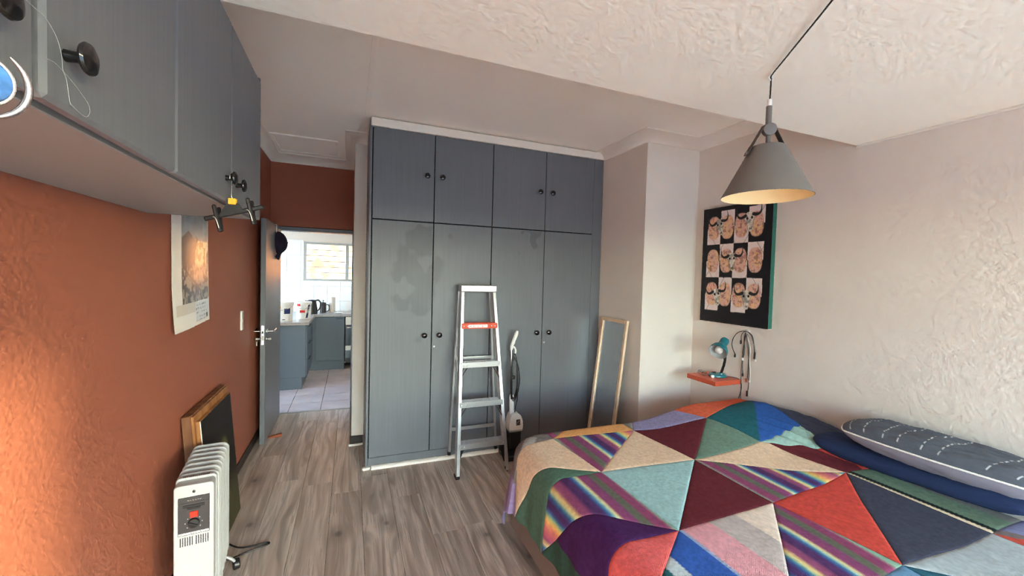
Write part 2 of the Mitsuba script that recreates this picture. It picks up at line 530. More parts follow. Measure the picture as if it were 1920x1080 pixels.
add('trim_8', box((-0.745, YH + .035, 0.0), (0.035, YH + .075, 0.006), 0.002), 'steel')
struct('trim_8', 'threshold strip between laminate and kitchen tiles')

# doorway and door
fr = [box((-0.757, YH - .012, 0), (-0.722, YH + .12, 1.99), 0.003), box((0.010, YH - .012, 0), (0.047, YH + .12, 1.99), 0.003), box((-0.757, YH - .012, 1.955), (0.047, YH + .12, 1.995), 0.003)]
add('door_1__frame', join(*fr), 'cupboard_paint')
labels['door_1'] = {'label': 'blue-grey painted door standing open along the terracotta wall', 'kind': 'structure'}
LX0, LX1, LY0, LY1 = -0.726, -0.686, 4.08, 4.895
add('door_1__leaf', box((LX0, LY0, 0.008), (LX1, LY1, 1.985), 0.003), 'cupboard_paint')
k = add('door_1__lock', box((LX0 + .008, LY0 - .002, 0.885), (LX1 - .008, LY0 + .002, 1.055), 0.001), 'chrome')
add('door_1__lock__latch', box((LX0 + .014, LY0 - .010, 0.985), (LX1 - .014, LY0, 1.005), 0.002), 'black_plastic')
add('door_1__lock__bolt', box((LX0 + .012, LY0 - .004, 0.925), (LX1 - .012, LY0, 0.965), 0.002), 'steel')
for sgn, x in ((1, LX1), (-1, LX0)):
    hk = add('door_1__handle', join(tube([(x, LY0 + .06, 0.998), (x + sgn * .05, LY0 + .06, 0.998), (x + sgn * .056, LY0 + .068, 0.999), (x + sgn * .056, LY0 + .17, 1.004)], .008, 10, smoothpath=4),
                              lathe([(.022, 0), (.022, .006), (.012, .010)], 20, (sgn, 0, 0), (x, LY0 + .06, 0.998))), 'chrome', smooth=40)
    add('door_1__cylinder', lathe([(.013, 0), (.013, .006), (.008, .010)], 20, (sgn, 0, 0), (x, LY0 + .06, 0.930)), 'chrome', smooth=40)
add('door_1__key', join(box((LX0 - .030, LY0 + .058, 0.925), (LX0 - .008, LY0 + .062, 0.936), 0.001), lathe([(.010, -.0015), (.010, .0015)], 16, (0, 1, 0), (LX0 - .034, LY0 + .06, 0.930))), 'steel', smooth=30)
add('door_1__key', join(tube([(LX0 - .034 + .011 * math.cos(a), LY0 + .058 + .004 * math.sin(a), 0.917 + .013 * math.sin(a)) for a in np.arange(16) * math.pi / 8], .001, 6, True),
                        box((LX0 - .040, LY0 + .055, 0.870), (LX0 - .030, LY0 + .057, 0.908), 0.0008)), 'steel', smooth=30)
add('door_1__key', join(box((LX1 + .008, LY0 + .058, 0.922), (LX1 + .026, LY0 + .062, 0.934), 0.001), lathe([(.009, -.0015), (.009, .0015)], 16, (0, 1, 0), (LX1 + .028, LY0 + .06, 0.928))), 'steel', smooth=30)

# hatch in the ceiling
hk = newthing('ceiling_hatch', 'off-white loft hatch in the ceiling over the passage', 'hatch')
hx0, hx1, hy0, hy1 = -0.68, -0.125, 4.13, 4.68
add(hk + '__frame', join(box((hx0, hy0, ZC - .012), (hx1, hy0 + .022, ZC + .001), .003), box((hx0, hy1 - .022, ZC - .012), (hx1, hy1, ZC + .001), .003),
                         box((hx0, hy0, ZC - .012), (hx0 + .022, hy1, ZC + .001), .003), box((hx1 - .022, hy0, ZC - .012), (hx1, hy1, ZC + .001), .003)), 'ceiling_paint')
add(hk + '__panel', box((hx0 + .028, hy0 + .026, ZC - .006), (hx1 - .028, hy1 - .034, ZC + .001), .002), 'ceiling_paint')
add(hk + '__gap', box((hx0 + .16, hy1 - .033, ZC - .003), (hx1 - .06, hy1 - .024, ZC + .001), .001), 'joint_dark')


# ------------------------------------------------------------------ cupboards
def knob_mesh(at, d, r=0.0215, L=0.036):
    return lathe([(.0085, 0), (.0075, .3 * L), (.0075, .55 * L), (.45 * r, .60 * L), (.9 * r, .66 * L), (r, .76 * L), (.93 * r, .87 * L), (.6 * r, .97 * L), (.2 * r, L), (0.0005, L)], 28, d, at)


wk = newthing('wardrobe', 'floor-to-ceiling grey painted built-in wardrobe with black knobs', 'wardrobe')
add(wk + '__side_panel', box((WLX, YWF - .004, 0.0), (WLX + .018, 3.846, 2.70), .002), 'cupboard_paint')
add(wk + '__carcass', box((WLX + .018, YWF + .022, 0.0), (WRX - .003, 3.846, 2.68)), 'joint_dark')
add(wk + '__plinth', box((WLX + .019, YWF + .003, 0.0), (WRX - .002, YWF + .022, 0.085), .002), 'cupboard_paint')
add(wk + '__filler_panel', box((2.122, YWF + .002, 0.085), (WRX - .002, YWF + .022, 2.662), .002), 'cupboard_paint')
xs = [WLX + .022, 0.620, 1.119, 1.621, 2.121]
for lo_, hi_, up_ in ((1.962, 2.660, 1), (0.088, 1.953, 0)):
    for i in range(4):
        g = 0.0035 if i < 3 else 0.0015
        dk = add(wk + '__door', box((xs[i] + g, YWF, lo_), (xs[i + 1] - g, YWF + .02, hi_), .0018), 'cupboard_paint')
        kx = xs[i + 1] - 0.060 if i % 2 == 0 else xs[i] + 0.062
        kz = 2.325 - .028 * (i // 2) if up_ else 1.044 - .004 * (i // 2)
        add(dk + '__knob', knob_mesh((kx, YWF, kz), (0, -1, 0)), 'knob_black', smooth=40)
        if not up_ and i in (1, 3):
            add(dk + '__keyhole', lathe([(.008, 0), (.008, .003), (.005, .004)], 16, (0, -1, 0), (xs[i] + .024, YWF, 0.947)), 'steel', smooth=40)

ck = newthing('wall_cabinet', 'long grey overhead cupboard on the terracotta wall', 'cabinet')
CX, CZ0, CZ1, CY1 = -0.38, 1.765, 2.365, 2.105
add(ck + '__body', box((XL, -1.2, CZ0), (CX - .034, CY1, CZ1), .002), 'cupboard_under')
add(ck + '__end_panel', box((XL, CY1, CZ0), (CX - .002, CY1 + .016, 2.385), .002), 'cupboard_paint')
add(ck + '__top_panel', box((XL, -1.2, CZ1 + .001), (CX - .024, CY1, ZN - .001)), 'cupboard_paint')


def cab_door(y0, y1, ky, ajar=0.0, hinge_far=True):
    m = box((CX - .025, y0, CZ0 + .001), (CX, y1, 2.366), .006)
    M = np.eye(4)
    if ajar:
        M = trimesh.transformations.rotation_matrix(ajar, (0, 0, 1), (CX - .025, y1, 0))
        m.apply_transform(M)
    dk = add(ck + '__door', m, 'cupboard_paint')
    kn = knob_mesh((CX, ky, 1.840), (1, 0, 0), .0225, .032)
    kn.apply_transform(M)
    add(dk + '__knob', kn, 'knob_black', smooth=40)


cab_door(1.6475, CY1 + .014, 1.705)
cab_door(1.180, 1.6465, 1.580)
cab_door(0.728, 1.175, 0.772, 0.012)
cab_door(0.200, 0.722, 0.634)
cab_door(-0.330, 0.195, -0.25)
cab_door(-0.860, -0.335, -0.40)

# ------------------------------------------------------------------ bed
X0, Y0, RC, RR, ZT = 0.975, 2.21, 0.12, 0.09, 0.58


def sst(a, b, x):
    t = np.clip((x - a) / (b - a), 0, 1)
    return t * t * (3 - 2 * t)


def rise(u, v):
    h = .085 * sst(1.75, 2.35, u) * sst(1.45, 1.95, v)
    h += .030 * sst(2.1, 2.45, u) * (1 - sst(1.45, 1.95, v))
    h += .062 * sst(2.28, 2.62, u) * sst(1.32, 1.62, v) * (1 - sst(1.9, 2.2, v))
    # soft folds running down from the pillow, and gentle unevenness
    w = np.exp(-((u - 2.45) / .12) ** 2) * np.exp(-((v - 1.62) / .20) ** 2)
    h += .010 * w * np.sin((u + .26 * v) * 84)
    h += .010 * (meshkit.fbm(np.stack([u * 3.1, v * 3.1, 0 * u], -1), 2, 5) - .5) * sst(.95, 1.1, u)
    return h


def drape(u, v):
    u, v = np.asarray(u, float), np.asarray(v, float)
    cx, cy = X0 + RC, Y0 - RC
    px, py = u - cx, v - cy
    qx, qy = np.maximum(-px, 0), np.maximum(py, 0)
    corner = (qx > 0) & (qy > 0)
    d = np.where(corner, np.hypot(qx, qy) - RC, np.maximum(-px, py) - RC)
    hyp = np.maximum(np.hypot(qx, qy), 1e-9)
    nx = np.where(corner, -qx / hyp, np.where(-px > py, -1., 0.))
    ny = np.where(corner, qy / hyp, np.where(-px > py, 0., 1.))
    s = np.maximum(d, 0)
    bx, by = u - nx * s, v - ny * s
    a = np.minimum(s / RR, np.pi / 2)
    ex = np.maximum(s - RR * np.pi / 2, 0)
    wav = np.where(nx < -.7, .006 * np.sin(v * 19) + .004 * np.sin(v * 41 + 1), .006 * np.sin(u * 15)) * np.clip(ex / .15, 0, 1)
    o = RR * np.sin(a) + np.where(corner, .16, .06) * ex + wav
    dz = RR * (1 - np.cos(a)) + .998 * ex
    return np.stack([bx + nx * o, by + ny * o, ZT - dz + rise(bx, by) * np.clip(1 - s / .12, 0, 1)], -1)


bedk = newthing('bed_base', 'brown-grey upholstered bed base under the patchwork blanket', 'bed')
add(bedk + '__body', rbox((0.922, 0.42, 0.035), (2.765, 2.262, 0.30), 0.012), 'bed_base_cloth', smooth=30)
for fx in (1.0, 2.68):
    for fy in (0.5, 2.18):
        add(bedk + '__foot', lathe([(.022, 0), (.026, .04)], 16, at=(fx, fy, 0)), 'black_plastic', smooth=40)
mk = newthing('mattress', 'pale mattress hidden under the patchwork blanket', 'mattress')
add(mk, rbox((0.955, 0.42, 0.301), (2.765, 2.235, 0.562), 0.06), 'mattress_cloth', smooth=30)

ND = dict(A=(1.178, 1.700), B=(1.196, 1.200), C=(1.740, 1.656), D=(1.744, 1.218), E=(2.335, 1.264), F=(1.795, .786), G=(2.326, .755), H=(2.242, 1.656),
          N=(1.694, 2.109), O=(2.187, 1.996), L=(1.136, 2.145), J=(.554, 2.05), K=(.576, 1.709), P=(.585, 1.22), Q=(.58, .75), I=(1.2, .745),
          I2=(1.2, .30), F2=(1.8, .30), G2=(2.33, .30), Q2=(.58, .30), M=(.535, 2.52), L2=(1.13, 2.60), N2=(1.72, 2.60), O2=(2.30, 2.60),
          R1=(2.56, 1.225), R2=(2.56, .75), R3=(2.56, .30), S1=(2.10, 2.235), S2=(2.02, 2.60), U=(2.745, 2.10), U2=(2.745, 2.60), W=(2.735, 2.14), X=(2.560, 1.640), Y=(2.535, 1.41),
          Z1=(2.273, 1.633), Z2=(2.444, 1.475), Z3=(2.535, 1.41), V1=(2.470, 1.305), V2=(2.440, 1.2458), T2=(2.57, 1.35))
STOPS = [(0, (128, 172, 150)), (.006, (150, 112, 122)), (.012, (150, 112, 122)), (.022, (140, 58, 104)), (.068, (138, 60, 100)), (.082, (98, 104, 88)), (.118, (98, 104, 88)), (.132, (128, 60, 108)), (.185, (142, 62, 110)),
         (.203, (222, 212, 150)), (.215, (160, 200, 180)), (.228, (62, 128, 172)), (.245, (58, 74, 138)), (.258, (82, 44, 100)), (.298, (80, 44, 98)), (.318, (142, 66, 112)), (.352, (152, 78, 116)), (.372, (226, 198, 128)),
         (.386, (206, 212, 150)), (.402, (74, 150, 168)), (.418, (52, 84, 150)), (.44, (76, 44, 106)), (.475, (76, 46, 108)), (.495, (54, 92, 160)), (.515, (110, 176, 160)), (.535, (218, 206, 120)), (.56, (238, 180, 92)), (.585, (226, 130, 110)), (.63, (196, 90, 110))]
STOPS += [(.66, (150, 70, 112)), (.69, (224, 200, 130)), (.71, (64, 130, 168)), (.74, (78, 46, 104)), (.80, (140, 64, 108))]
ST_T = np.array([s[0] for s in STOPS]) * .80
ST_C = np.array([lin(s[1]) for s in STOPS])


def stripes(t):
    return np.stack([np.interp(t, ST_T, ST_C[:, i]) for i in range(3)], -1)


def bands(t, spec):
    """spec: [(upper end, colour)]"""
    c = np.zeros(t.shape + (3,))
    done = np.zeros(t.shape, bool)
    for e, col in spec:
        m = (t < e) & ~done
        c[m] = lin(col)
        done |= m
    c[~done] = lin(spec[-1][1])
    return c


TAN, GREEN, MAROON, SKY, NAVY, RED, CORAL, PURPLE, LAV = (224, 192, 160), (78, 112, 94), (98, 28, 40), (150, 192, 192), (62, 66, 84), (204, 62, 48), (226, 92, 90), (66, 22, 82), (142, 136, 176)
PATCHES = [
    ('A J L', TAN, 'tan knitted patch hanging over the foot of the bed'), ('A J K', GREEN, 'green knitted patch hanging over the foot of the bed'),
    ('A B K', lambda u, v: stripes(1.187 - u), None), ('K B P', lambda u, v: bands(u - .0 * v, [(.70, (48, 80, 66)), (9, PURPLE)]), 'dark purple knitted patch with green edge'),
    ('P B Q', CORAL, 'coral red knitted patch'), ('B Q I', lambda u, v: bands(1.198 - u, [(.145, (32, 88, 178)), (.20, (190, 208, 214)), (9, (24, 100, 110))]), 'blue, white and teal banded patch'),
    ('B D I', lambda u, v: bands(u - 1.198, [(.012, (150, 176, 216)), (.155, (222, 156, 166)), (.30, (190, 178, 174)), (9, (230, 212, 194))]), 'pink, grey and cream banded patch'),
    ('D I F', lambda u, v: stripes(1.768 - u + .05 * (v - 1)), None), ('D E F', RED, 'red knitted patch'), ('E F G', NAVY, 'dark navy knitted patch'),
    ('A C B', SKY, 'pale turquoise knitted patch'), ('B C D', MAROON, 'maroon knitted patch'), ('C D E', lambda u, v: stripes(u - 1.743), None),
    ('C E Z1 H', TAN, 'cream knitted patch'), ('C H O', (104, 134, 118), 'sage green knitted patch'), ('N C O', MAROON, None), ('A N C', TAN, None), ('A L N', lambda u, v: stripes(u - 1.15), None),
    ('F G G2', (168, 182, 186), 'pale grey heather patch'), ('F F2 G2', (34, 98, 120), None), ('I F F2', (98, 148, 186), None), ('I I2 F2', GREEN, None), ('Q I I2', TAN, None), ('Q Q2 I2', MAROON, None),
    ('E G R2 R1 V2', lambda u, v: bands(u - 2.331, [(.010, (224, 206, 176)), (.034, (20, 34, 34)), (.15, (98, 124, 104)), (9, (112, 112, 110))]), None),
    ('G G2 R3 R2', lambda u, v: bands((u - 2.314) * .9 + (v - .75) * .55, [(.012, (196, 74, 58)), (.05, (122, 112, 112)), (9, (130, 138, 178))]), None),
    ('H Z1 Z2 X', (156, 196, 186), None), ('Z2 Z3 X', (156, 196, 186), None), ('Z1 E V2 V1 Z2', MAROON, None), ('Z2 V1 V2 R1 T2 Z3', RED, None),
    ('O H X W', lambda u, v: bands(v - .9 * (u - 2.244), [(1.66, (24, 86, 168)), (9, (18, 94, 106))]), 'teal and blue banded patch'),
    ('O W U U2 S1', (214, 92, 54), 'orange-red knitted patch'), ('O S1 S2', lambda u, v: stripes(.2 + (u - 2.02) * 1.4), None), ('S1 S2 U2', lambda u, v: stripes(.3 + (u - 2.02) * .5), None),
    ('N O S2', LAV, None), ('N S2 N2', (128, 122, 116), None), ('L N N2', (222, 156, 88), None), ('L N2 L2', lambda u, v: stripes(u - 1.12), None),
    ('J L M', lambda u, v: bands(u * .75 + (2.3 - v) * .55, [(.66, (146, 124, 166)), (.79, (118, 108, 104)), (.85, (160, 156, 150)), (9, (118, 108, 104))]), 'grey and mauve patch hanging at the bed corner'), ('L M L2', (112, 104, 100), None),
]
blk = newthing('patchwork_blanket', 'multicoloured knitted patchwork blanket of triangles spread over the bed', 'blanket')
STEP, THICK = 0.0075, 0.006


def zig(p, q):
    """points along a seam, the same from both sides"""
    if tuple(p) > tuple(q):
        return zig(q, p)[::-1]
    p, q = np.asarray(p), np.asarray(q)
    n = max(2, int(np.linalg.norm(q - p) / STEP))
    return p + (q - p) * (np.arange(n + 1) / n)[:, None]


def patch_mesh(poly, colour):
    b = np.vstack([zig(poly[i], poly[(i + 1) % len(poly)])[:-1] for i in range(len(poly))])
    P = Polygon(b)
    x0, y0, x1, y1 = P.bounds
    gx, gy = np.meshgrid(np.arange(x0, x1, STEP), np.arange(y0, y1, STEP))
    gx = gx + (np.arange(gx.shape[0]) % 2)[:, None] * STEP / 2
    inner = P.buffer(-STEP * .6)
    m = contains_xy(inner, gx.ravel(), gy.ravel())
    pts = np.vstack([b, np.stack([gx.ravel()[m], gy.ravel()[m]], 1)])
    tri = Delaunay(pts).simplices
    cen = pts[tri].mean(1)
    tri = tri[contains_xy(P, cen[:, 0], cen[:, 1])]
    a2 = np.cross(pts[tri[:, 1]] - pts[tri[:, 0]], pts[tri[:, 2]] - pts[tri[:, 0]])
    tri = tri[np.abs(a2) > 1e-9]
    a2 = np.cross(pts[tri[:, 1]] - pts[tri[:, 0]], pts[tri[:, 2]] - pts[tri[:, 0]])
    tri[a2 < 0] = tri[a2 < 0][:, ::-1]
    u, v = pts[:, 0], pts[:, 1]
    e = 2e-3
    pos = drape(u, v)
    nrm = np.cross(drape(u + e, v) - drape(u - e, v), drape(u, v + e) - drape(u, v - e))
    nrm /= np.linalg.norm(nrm, axis=1, keepdims=True) + 1e-12
    import shapely
    dist = shapely.distance(P.exterior, shapely.points(pts))
    puff = .0030 * (1 - np.exp(-dist / .010))
    top = pos + nrm * puff[:, None]
    bot = pos - nrm * THICK
    n, nb = len(pts), len(b)
    V = np.vstack([top, bot])
    F = [tri, tri[:, ::-1] + n]
    i = np.arange(nb)
    j = (i + 1) % nb
    ccw = P.exterior.is_ccw
    s = np.stack([i, i + n, j, j, i + n, j + n], 1).reshape(-1, 3)
    F.append(s if ccw else s[:, ::-1])
    col = colour(u, v) if callable(colour) else np.tile(lin(colour), (n, 1))
    q = np.stack([u * 130, v * 130, 0 * u], -1)
    mot = meshkit.noise(q, 3) - .5
    col = col * .86 + .14 * (col.mean(1, keepdims=True) * .7 + .06)
    col = col * (1 + .34 * mot + .08 * (meshkit.noise(q * .33, 9) - .5))[:, None]
    col = np.clip(col, 0, 1)
    return trimesh.Trimesh(V, np.vstack(F), process=False), np.vstack([pts, pts]), np.vstack([col, col])


for names, colour, text in PATCHES:
    poly = [ND[a] for a in names.split()]
    m, uv, col = patch_mesh(poly, colour)
    pk = add(blk + '__patch', m, 'knit', smooth=True, uv=uv, color=col)
    if text:
        labels[pk] = {'label': text}


# ------------------------------------------------------------------ pillows
def pillow(size, center, tilt, rz, n=70, puff=1.0, seed=1, pinch=.05, power=2.6, under=1.0):
    """cushion: size (along local x, y, thickness); returns (vertices, faces, a, b, top flag)"""
    a, b = np.meshgrid(np.linspace(-1, 1, n), np.linspace(-1, 1, n), indexing='ij')
    sx, sy, st = size
    X = a * np.sqrt(1 - .30 * b * b) * sx / 2
    Y = b * np.sqrt(1 - .30 * a * a) * sy / 2
    prof = np.clip((1 - np.abs(a) ** power) * (1 - np.abs(b) ** power), 0, 1) ** .5
    w = meshkit.fbm(np.stack([a * 2.6, b * 2.6, 0 * a], -1), 3, seed) - .5
    w2 = meshkit.fbm(np.stack([a * 5 + 2 * b, b * 1.5, 0 * a + 3], -1), 3, seed + 4) - .5
    tops = prof * st / 2 * puff * (1 + .35 * w) + prof * .014 * w2
    w3 = meshkit.fbm(np.stack([a * 3 + 4 * b, a * 7 - 2 * b, 0 * a + 7], -1), 3, seed + 8) - .5
    tops += prof * .012 * w3
    bots = -prof * st / 2 * puff * under * (1 + .3 * w2 + .3 * w3)
    v = np.vstack([np.stack([X, Y, tops], -1).reshape(-1, 3), np.stack([X, Y, bots], -1).reshape(-1, 3)])
    i, j = np.meshgrid(np.arange(n - 1), np.arange(n - 1), indexing='ij')
    q = np.stack([i * n + j, (i + 1) * n + j, (i + 1) * n + j + 1, i * n + j + 1], -1).reshape(-1, 4)
    ft = np.vstack([q[:, [0, 1, 2]], q[:, [0, 2, 3]]])
    fb = ft[:, ::-1]
    M = trimesh.transformations.translation_matrix(center) @ trimesh.transformations.rotation_matrix(rz, (0, 0, 1)) @ trimesh.transformations.rotation_matrix(tilt, (0, 1, 0))
    v = v @ M[:3, :3].T + M[:3, 3]
    N = n * n
    seam = np.concatenate([np.arange(n), np.arange(1, n) * n + n - 1, (n - 1) * n + np.arange(n - 2, -1, -1), np.arange(n - 2, 0, -1) * n])
    return v[:N], v[N:], ft, fb, a.ravel(), b.ravel(), seam


def whole(p):
    t, bo, ft, fb, *_ = p
    m = trimesh.Trimesh(np.vstack([t, bo]), np.vstack([ft, fb + len(t)]), process=False)
    m.merge_vertices()
    return m


pk = newthing('pillow', 'plain dark slate pillow half under the blanket, by the pier', 'pillow', 'pillows at the head of the bed')
add(pk, whole(pillow((.30, .76, .15), (2.625, 1.790, .620), -.27, -.03, seed=2, under=.35, power=3.6, pinch=.02)), 'navy_cotton', smooth=True)
pk = newthing('pillow', 'plain dark blue pillow lying flat under the pillow with dashed white lines', 'pillow', 'pillows at the head of the bed')
add(pk, whole(pillow((.28, .86, .11), (2.600, 1.120, .655), .0, .12, seed=6, power=4, pinch=.02)), 'navy_sheet', smooth=True)
pk = newthing('pillow', 'grey pillow with dashed white lines and white piping, topmost at the head of the bed', 'pillow', 'pillows at the head of the bed')
t_, b_, ft, fb, a_, bb_, seam = pillow((.39, .78, .135), (2.575, 1.000, .775), .06, .015, n=150, seed=9, power=4.5, pinch=.02)
c = np.tile(lin((86, 92, 102)), (len(a_), 1)) * (1 + .15 * (meshkit.noise(np.stack([a_ * 40, bb_ * 60, 0 * a_], -1), 1) - .5))[:, None]
ph = (bb_ * 2.35 + .35) % 1.0
dash = ((ph < .030) | ((ph > .42) & (ph < .45))) & ((a_ * 6.5 + .2) % 1.0 < .60)
c[dash] = lin((196, 200, 204))
m = trimesh.Trimesh(t_, ft, process=False)
add(pk + '__patterned_side', m, 'cloth_print', smooth=True, color=c)
m = trimesh.Trimesh(b_, fb, process=False)
labels[add(pk + '__underside', m, 'cloth_print', smooth=True, color=np.tile(lin((134, 132, 146)), (len(b_), 1)))] = {'label': 'plain grey underside'}
labels[add(pk + '__piping', tube(t_[seam], .0045, 8, True), 'white_plastic', smooth=True)] = {'label': 'white piping along the seam'}

# ------------------------------------------------------------------ stepladder
lk = newthing('stepladder', 'folded aluminium stepladder with one orange step leaning at the wardrobe', 'ladder')
lz = lambda z: 2.985 + (3.235 - 2.985) * z / 1.45          # front rails, y at height z
lxl = lambda z: 0.762 + (0.833 - 0.762) * z / 1.45
lxr = lambda z: 1.180 + (1.113 - 1.180) * z / 1.45
for fx in (lxl, lxr):
    sgn = 1 if fx is lxl else -1
    rail = join(bar((fx(.012), lz(.012), .012), (fx(1.43), lz(1.43), 1.43), .008, .062, (0, 1, 0)),
                bar((fx(.012) + sgn * .010, lz(.012) - .029, .012), (fx(1.43) + sgn * .010, lz(1.43) - .029, 1.43), .024, .004, (0, 1, 0), .001),
                bar((fx(.012) + sgn * .010, lz(.012) + .029, .012), (fx(1.43) + sgn * .010, lz(1.43) + .029, 1.43), .024, .004, (0, 1, 0), .001))
    rk = add(lk + '__front_rail', rail, 'aluminium')
    add(rk + '__foot', box((fx(0) - .010, lz(0) - .034, 0), (fx(0) + .016 * sgn + .006, lz(0) + .034, .022), .003), 'black_plastic')
labels[add(lk + '__top_cap', join(rbox((lxl(1.44) - .012, 3.185, 1.405), (lxr(1.44) + .012, 3.29, 1.462), .008)), 'aluminium', smooth=30)] = {'label': 'aluminium top cap'}
for i, zz in enumerate((1.155, .853, .553, .248)):
    yy, x0_, x1_ = lz(zz), lxl(zz) + .004, lxr(zz) - .004
    mat = 'orange_paint' if i == 0 else 'aluminium'
    st = join(box((x0_, yy - .036, zz - .004), (x1_, yy + .040, zz), .0015), box((x0_, yy - .038, zz - .042), (x1_, yy - .034, zz), .0012), box((x0_, yy + .038, zz - .030), (x1_, yy + .042, zz), .0012),
              *[box((x0_, yy - .036 + .0095 * r, zz - .001), (x1_, yy - .033 + .0095 * r, zz + .0015)) for r in range(8)])
    sk = add(lk + '__step', st, mat)
    if i == 0:
        labels[sk] = {'label': 'orange top step'}
        add(sk + '__sticker', box((x0_ + .055, yy - .0392, zz - .033), (x1_ - .085, yy - .0375, zz - .010), .0003), 'white_plastic')
        add(sk + '__sticker_mark', join(*[box((x0_ + .06 + .012 * q, yy - .0396, zz - .028 + .004 * (q % 3)), (x0_ + .067 + .012 * q, yy - .0390, zz - .021 + .003 * (q % 2))) for q in (0, 1, 3, 4, 6, 9, 10, 11)]), 'orange_paint')
    for xx, sg in ((x0_, 1), (x1_, -1)):
        for q in (.020, .050):
            add(sk + '__rivet', lathe([(.006, 0), (.005, .003), (.001, .0045)], 12, (0, -1, 0), (xx + sg * q, yy - .038, zz - .022)), 'chrome', smooth=40)
    if i >= 1:
        for xx, sg in ((x0_, 1), (x1_, -1)):
            z2 = .10 if i < 3 else .16
            arc = [(xx + sg * (.068 * math.cos(a)), yy - .028, zz - .042 - z2 * (1 - math.sin(a)) * .9) for a in np.linspace(0.0, math.pi / 2, 7)] if i < 3 else [(xx + sg * .06, yy + .01, zz - .03), (xx + sg * .035, yy - .012, zz - .12), (xx + sg * .008, yy - .03, zz - .20)]
            arc2 = [(xx + sg * (.062 * math.cos(a)), yy - .024, zz - .036 - z2 * (1 - math.cos(a))) for a in np.linspace(0.0, math.pi / 2, 7)] if i < 3 else arc
            if i < 3:
                br = tube(arc2[::-1], .004, 6)
                add(lk + '__brace', join(br, prism([(xx + sg * .004, zz - .036), (xx + sg * .058, zz - .036), (xx + sg * .030, zz - .060), (xx + sg * .010, zz - .105)], yy - .012, yy - .008, 1)), 'dark_plastic')
            else:
                add(lk + '__brace', prism([(xx + sg * .004, zz - .036), (xx + sg * .060, zz - .036), (xx + sg * .022, zz - .130), (xx - sg * .006, zz - .225)], yy - .006, yy - .002, 1), 'black_plastic')
ryl = lambda z: 3.318 - .030 * z
rxl = lambda z: .782 + .045 * z / 1.4
rxr = lambda z: 1.198 - .105 * z / 1.4
for fx in (rxl, rxr):
    rk = add(lk + '__rear_rail', bar((fx(.05), ryl(.05), .05), (fx(1.41), ryl(1.41), 1.41), .020, .024, (0, 1, 0), .003), 'aluminium')
    add(rk + '__foot', bar((fx(.035), ryl(.035), .035), (fx(.065), ryl(.065), .065), .024, .028, (0, 1, 0), .003), 'black_plastic')
for zz in (.257, .85):
    add(lk + '__rear_brace', bar((rxl(zz), ryl(zz) - .014, zz), (rxr(zz), ryl(zz) - .014, zz), .004, .030, (0, 0, 1), .001), 'aluminium')
add(lk + '__spreader', join(bar((rxl(.98) - .016, ryl(.98), .83), (rxl(1.06) - .020, 3.22, 1.075), .004, .016, (0, 1, 0), .001), bar((lxl(.80) - .014, lz(.80), .78), (rxl(1.06) - .020, 3.22, 1.075), .004, .014, (0, 1, 0), .001)), 'aluminium')

# ------------------------------------------------------------------ steam mop
sk = newthing('steam_mop', 'white upright steam mop with black cord wound round it, leaning at the wardrobe', 'steam mop')
add(sk + '__handle', tube([(1.336, 3.235, 1.075), (1.332, 3.24, 1.05), (1.318, 3.25, 1.00), (1.303, 3.262, .945), (1.297, 3.268, .905)], [.010, .0165, .0165, .016, .013], 14, smoothpath=4), 'white_plastic', smooth=40)
add(sk + '__cord_hook', tube([(1.300, 3.262, .935), (1.318, 3.245, .930), (1.326, 3.235, .905), (1.322, 3.232, .88)], .008, 10, smoothpath=4), 'white_plastic', smooth=40)
add(sk + '__pole', cyl((1.299, 3.268, .92), (1.316, 3.262, .36), .0095), 'chrome', smooth=40)
add(sk + '__neck', lathe([(.018, 0), (.021, .04), (.021, .16), (.015, .18)], 20, (-.03, .01, 1), (1.316, 3.262, .335)), 'white_plastic', smooth=40)
body = prism([(1.276, .222), (1.398, .222), (1.402, .26), (1.398, .30), (1.380, .345), (1.352, .366), (1.318, .368), (1.292, .348), (1.278, .30), (1.274, .26)], 3.205, 3.30, 1)
add(sk + '__tank', body, 'white_plastic')
add(sk + '__tank_label', join(box((1.338, 3.2035, .262), (1.374, 3.2055, .312))), 'dark_plastic')
add(sk + '__tank_label_mark', join(*[box((1.342 + .010 * (q % 3), 3.2028, .268 + .013 * (q // 3)), (1.348 + .010 * (q % 3), 3.2036, .276 + .013 * (q // 3))) for q in (0, 2, 3, 4, 7, 8)]), 'steel')
add(sk + '__tank_rim', box((1.276, 3.207, .205), (1.400, 3.30, .223), .004), 'white_enamel')
add(sk + '__head', join(rbox((1.286, 3.215, .05), (1.390, 3.30, .206), .012), rbox((1.215, 3.10, 0.0), (1.465, 3.31, .05), .015)), 'black_plastic', smooth=30)
loop = []
for kx in range(4):
    w = .030 + .006 * kx
    for a in np.linspace(0, 2 * math.pi, 14, endpoint=False):
        zc, hz = .665 + .012 * math.sin(kx * 2), .205 - .012 * kx
        loop.append((1.318 + w * math.sin(a) * (1 if math.sin(a) > 0 else .75) + .006 * math.sin(kx * 3 + a), 3.243 - .006 * kx + .01 * math.cos(a * 2), zc + hz * math.cos(a) + .01 * math.sin(3 * a + kx)))
loop += [(1.335, 3.225, .80), (1.340, 3.22, .62), (1.350, 3.22, .50), (1.335, 3.225, .42), (1.333, 3.235, .365)]
add(sk + '__cord', tube(loop, .0042, 7, smoothpath=3), 'black_plastic', smooth=True)
add(sk + '__plug', rbox((1.288, 3.215, .660), (1.322, 3.24, .690), .006), 'black_plastic', smooth=30)

# ------------------------------------------------------------------ mirror leaning on the pier
mk = newthing('leaning_mirror', 'tall narrow mirror in a pale wooden frame leaning on the pier', 'mirror')
my0, my1, mh, mw, md = 2.845, 3.225, 1.195, .030, .022
tilt = math.atan2(.135, mh)


def lean(m):
    return move(m, (2.065, 0, 0), ry=tilt)


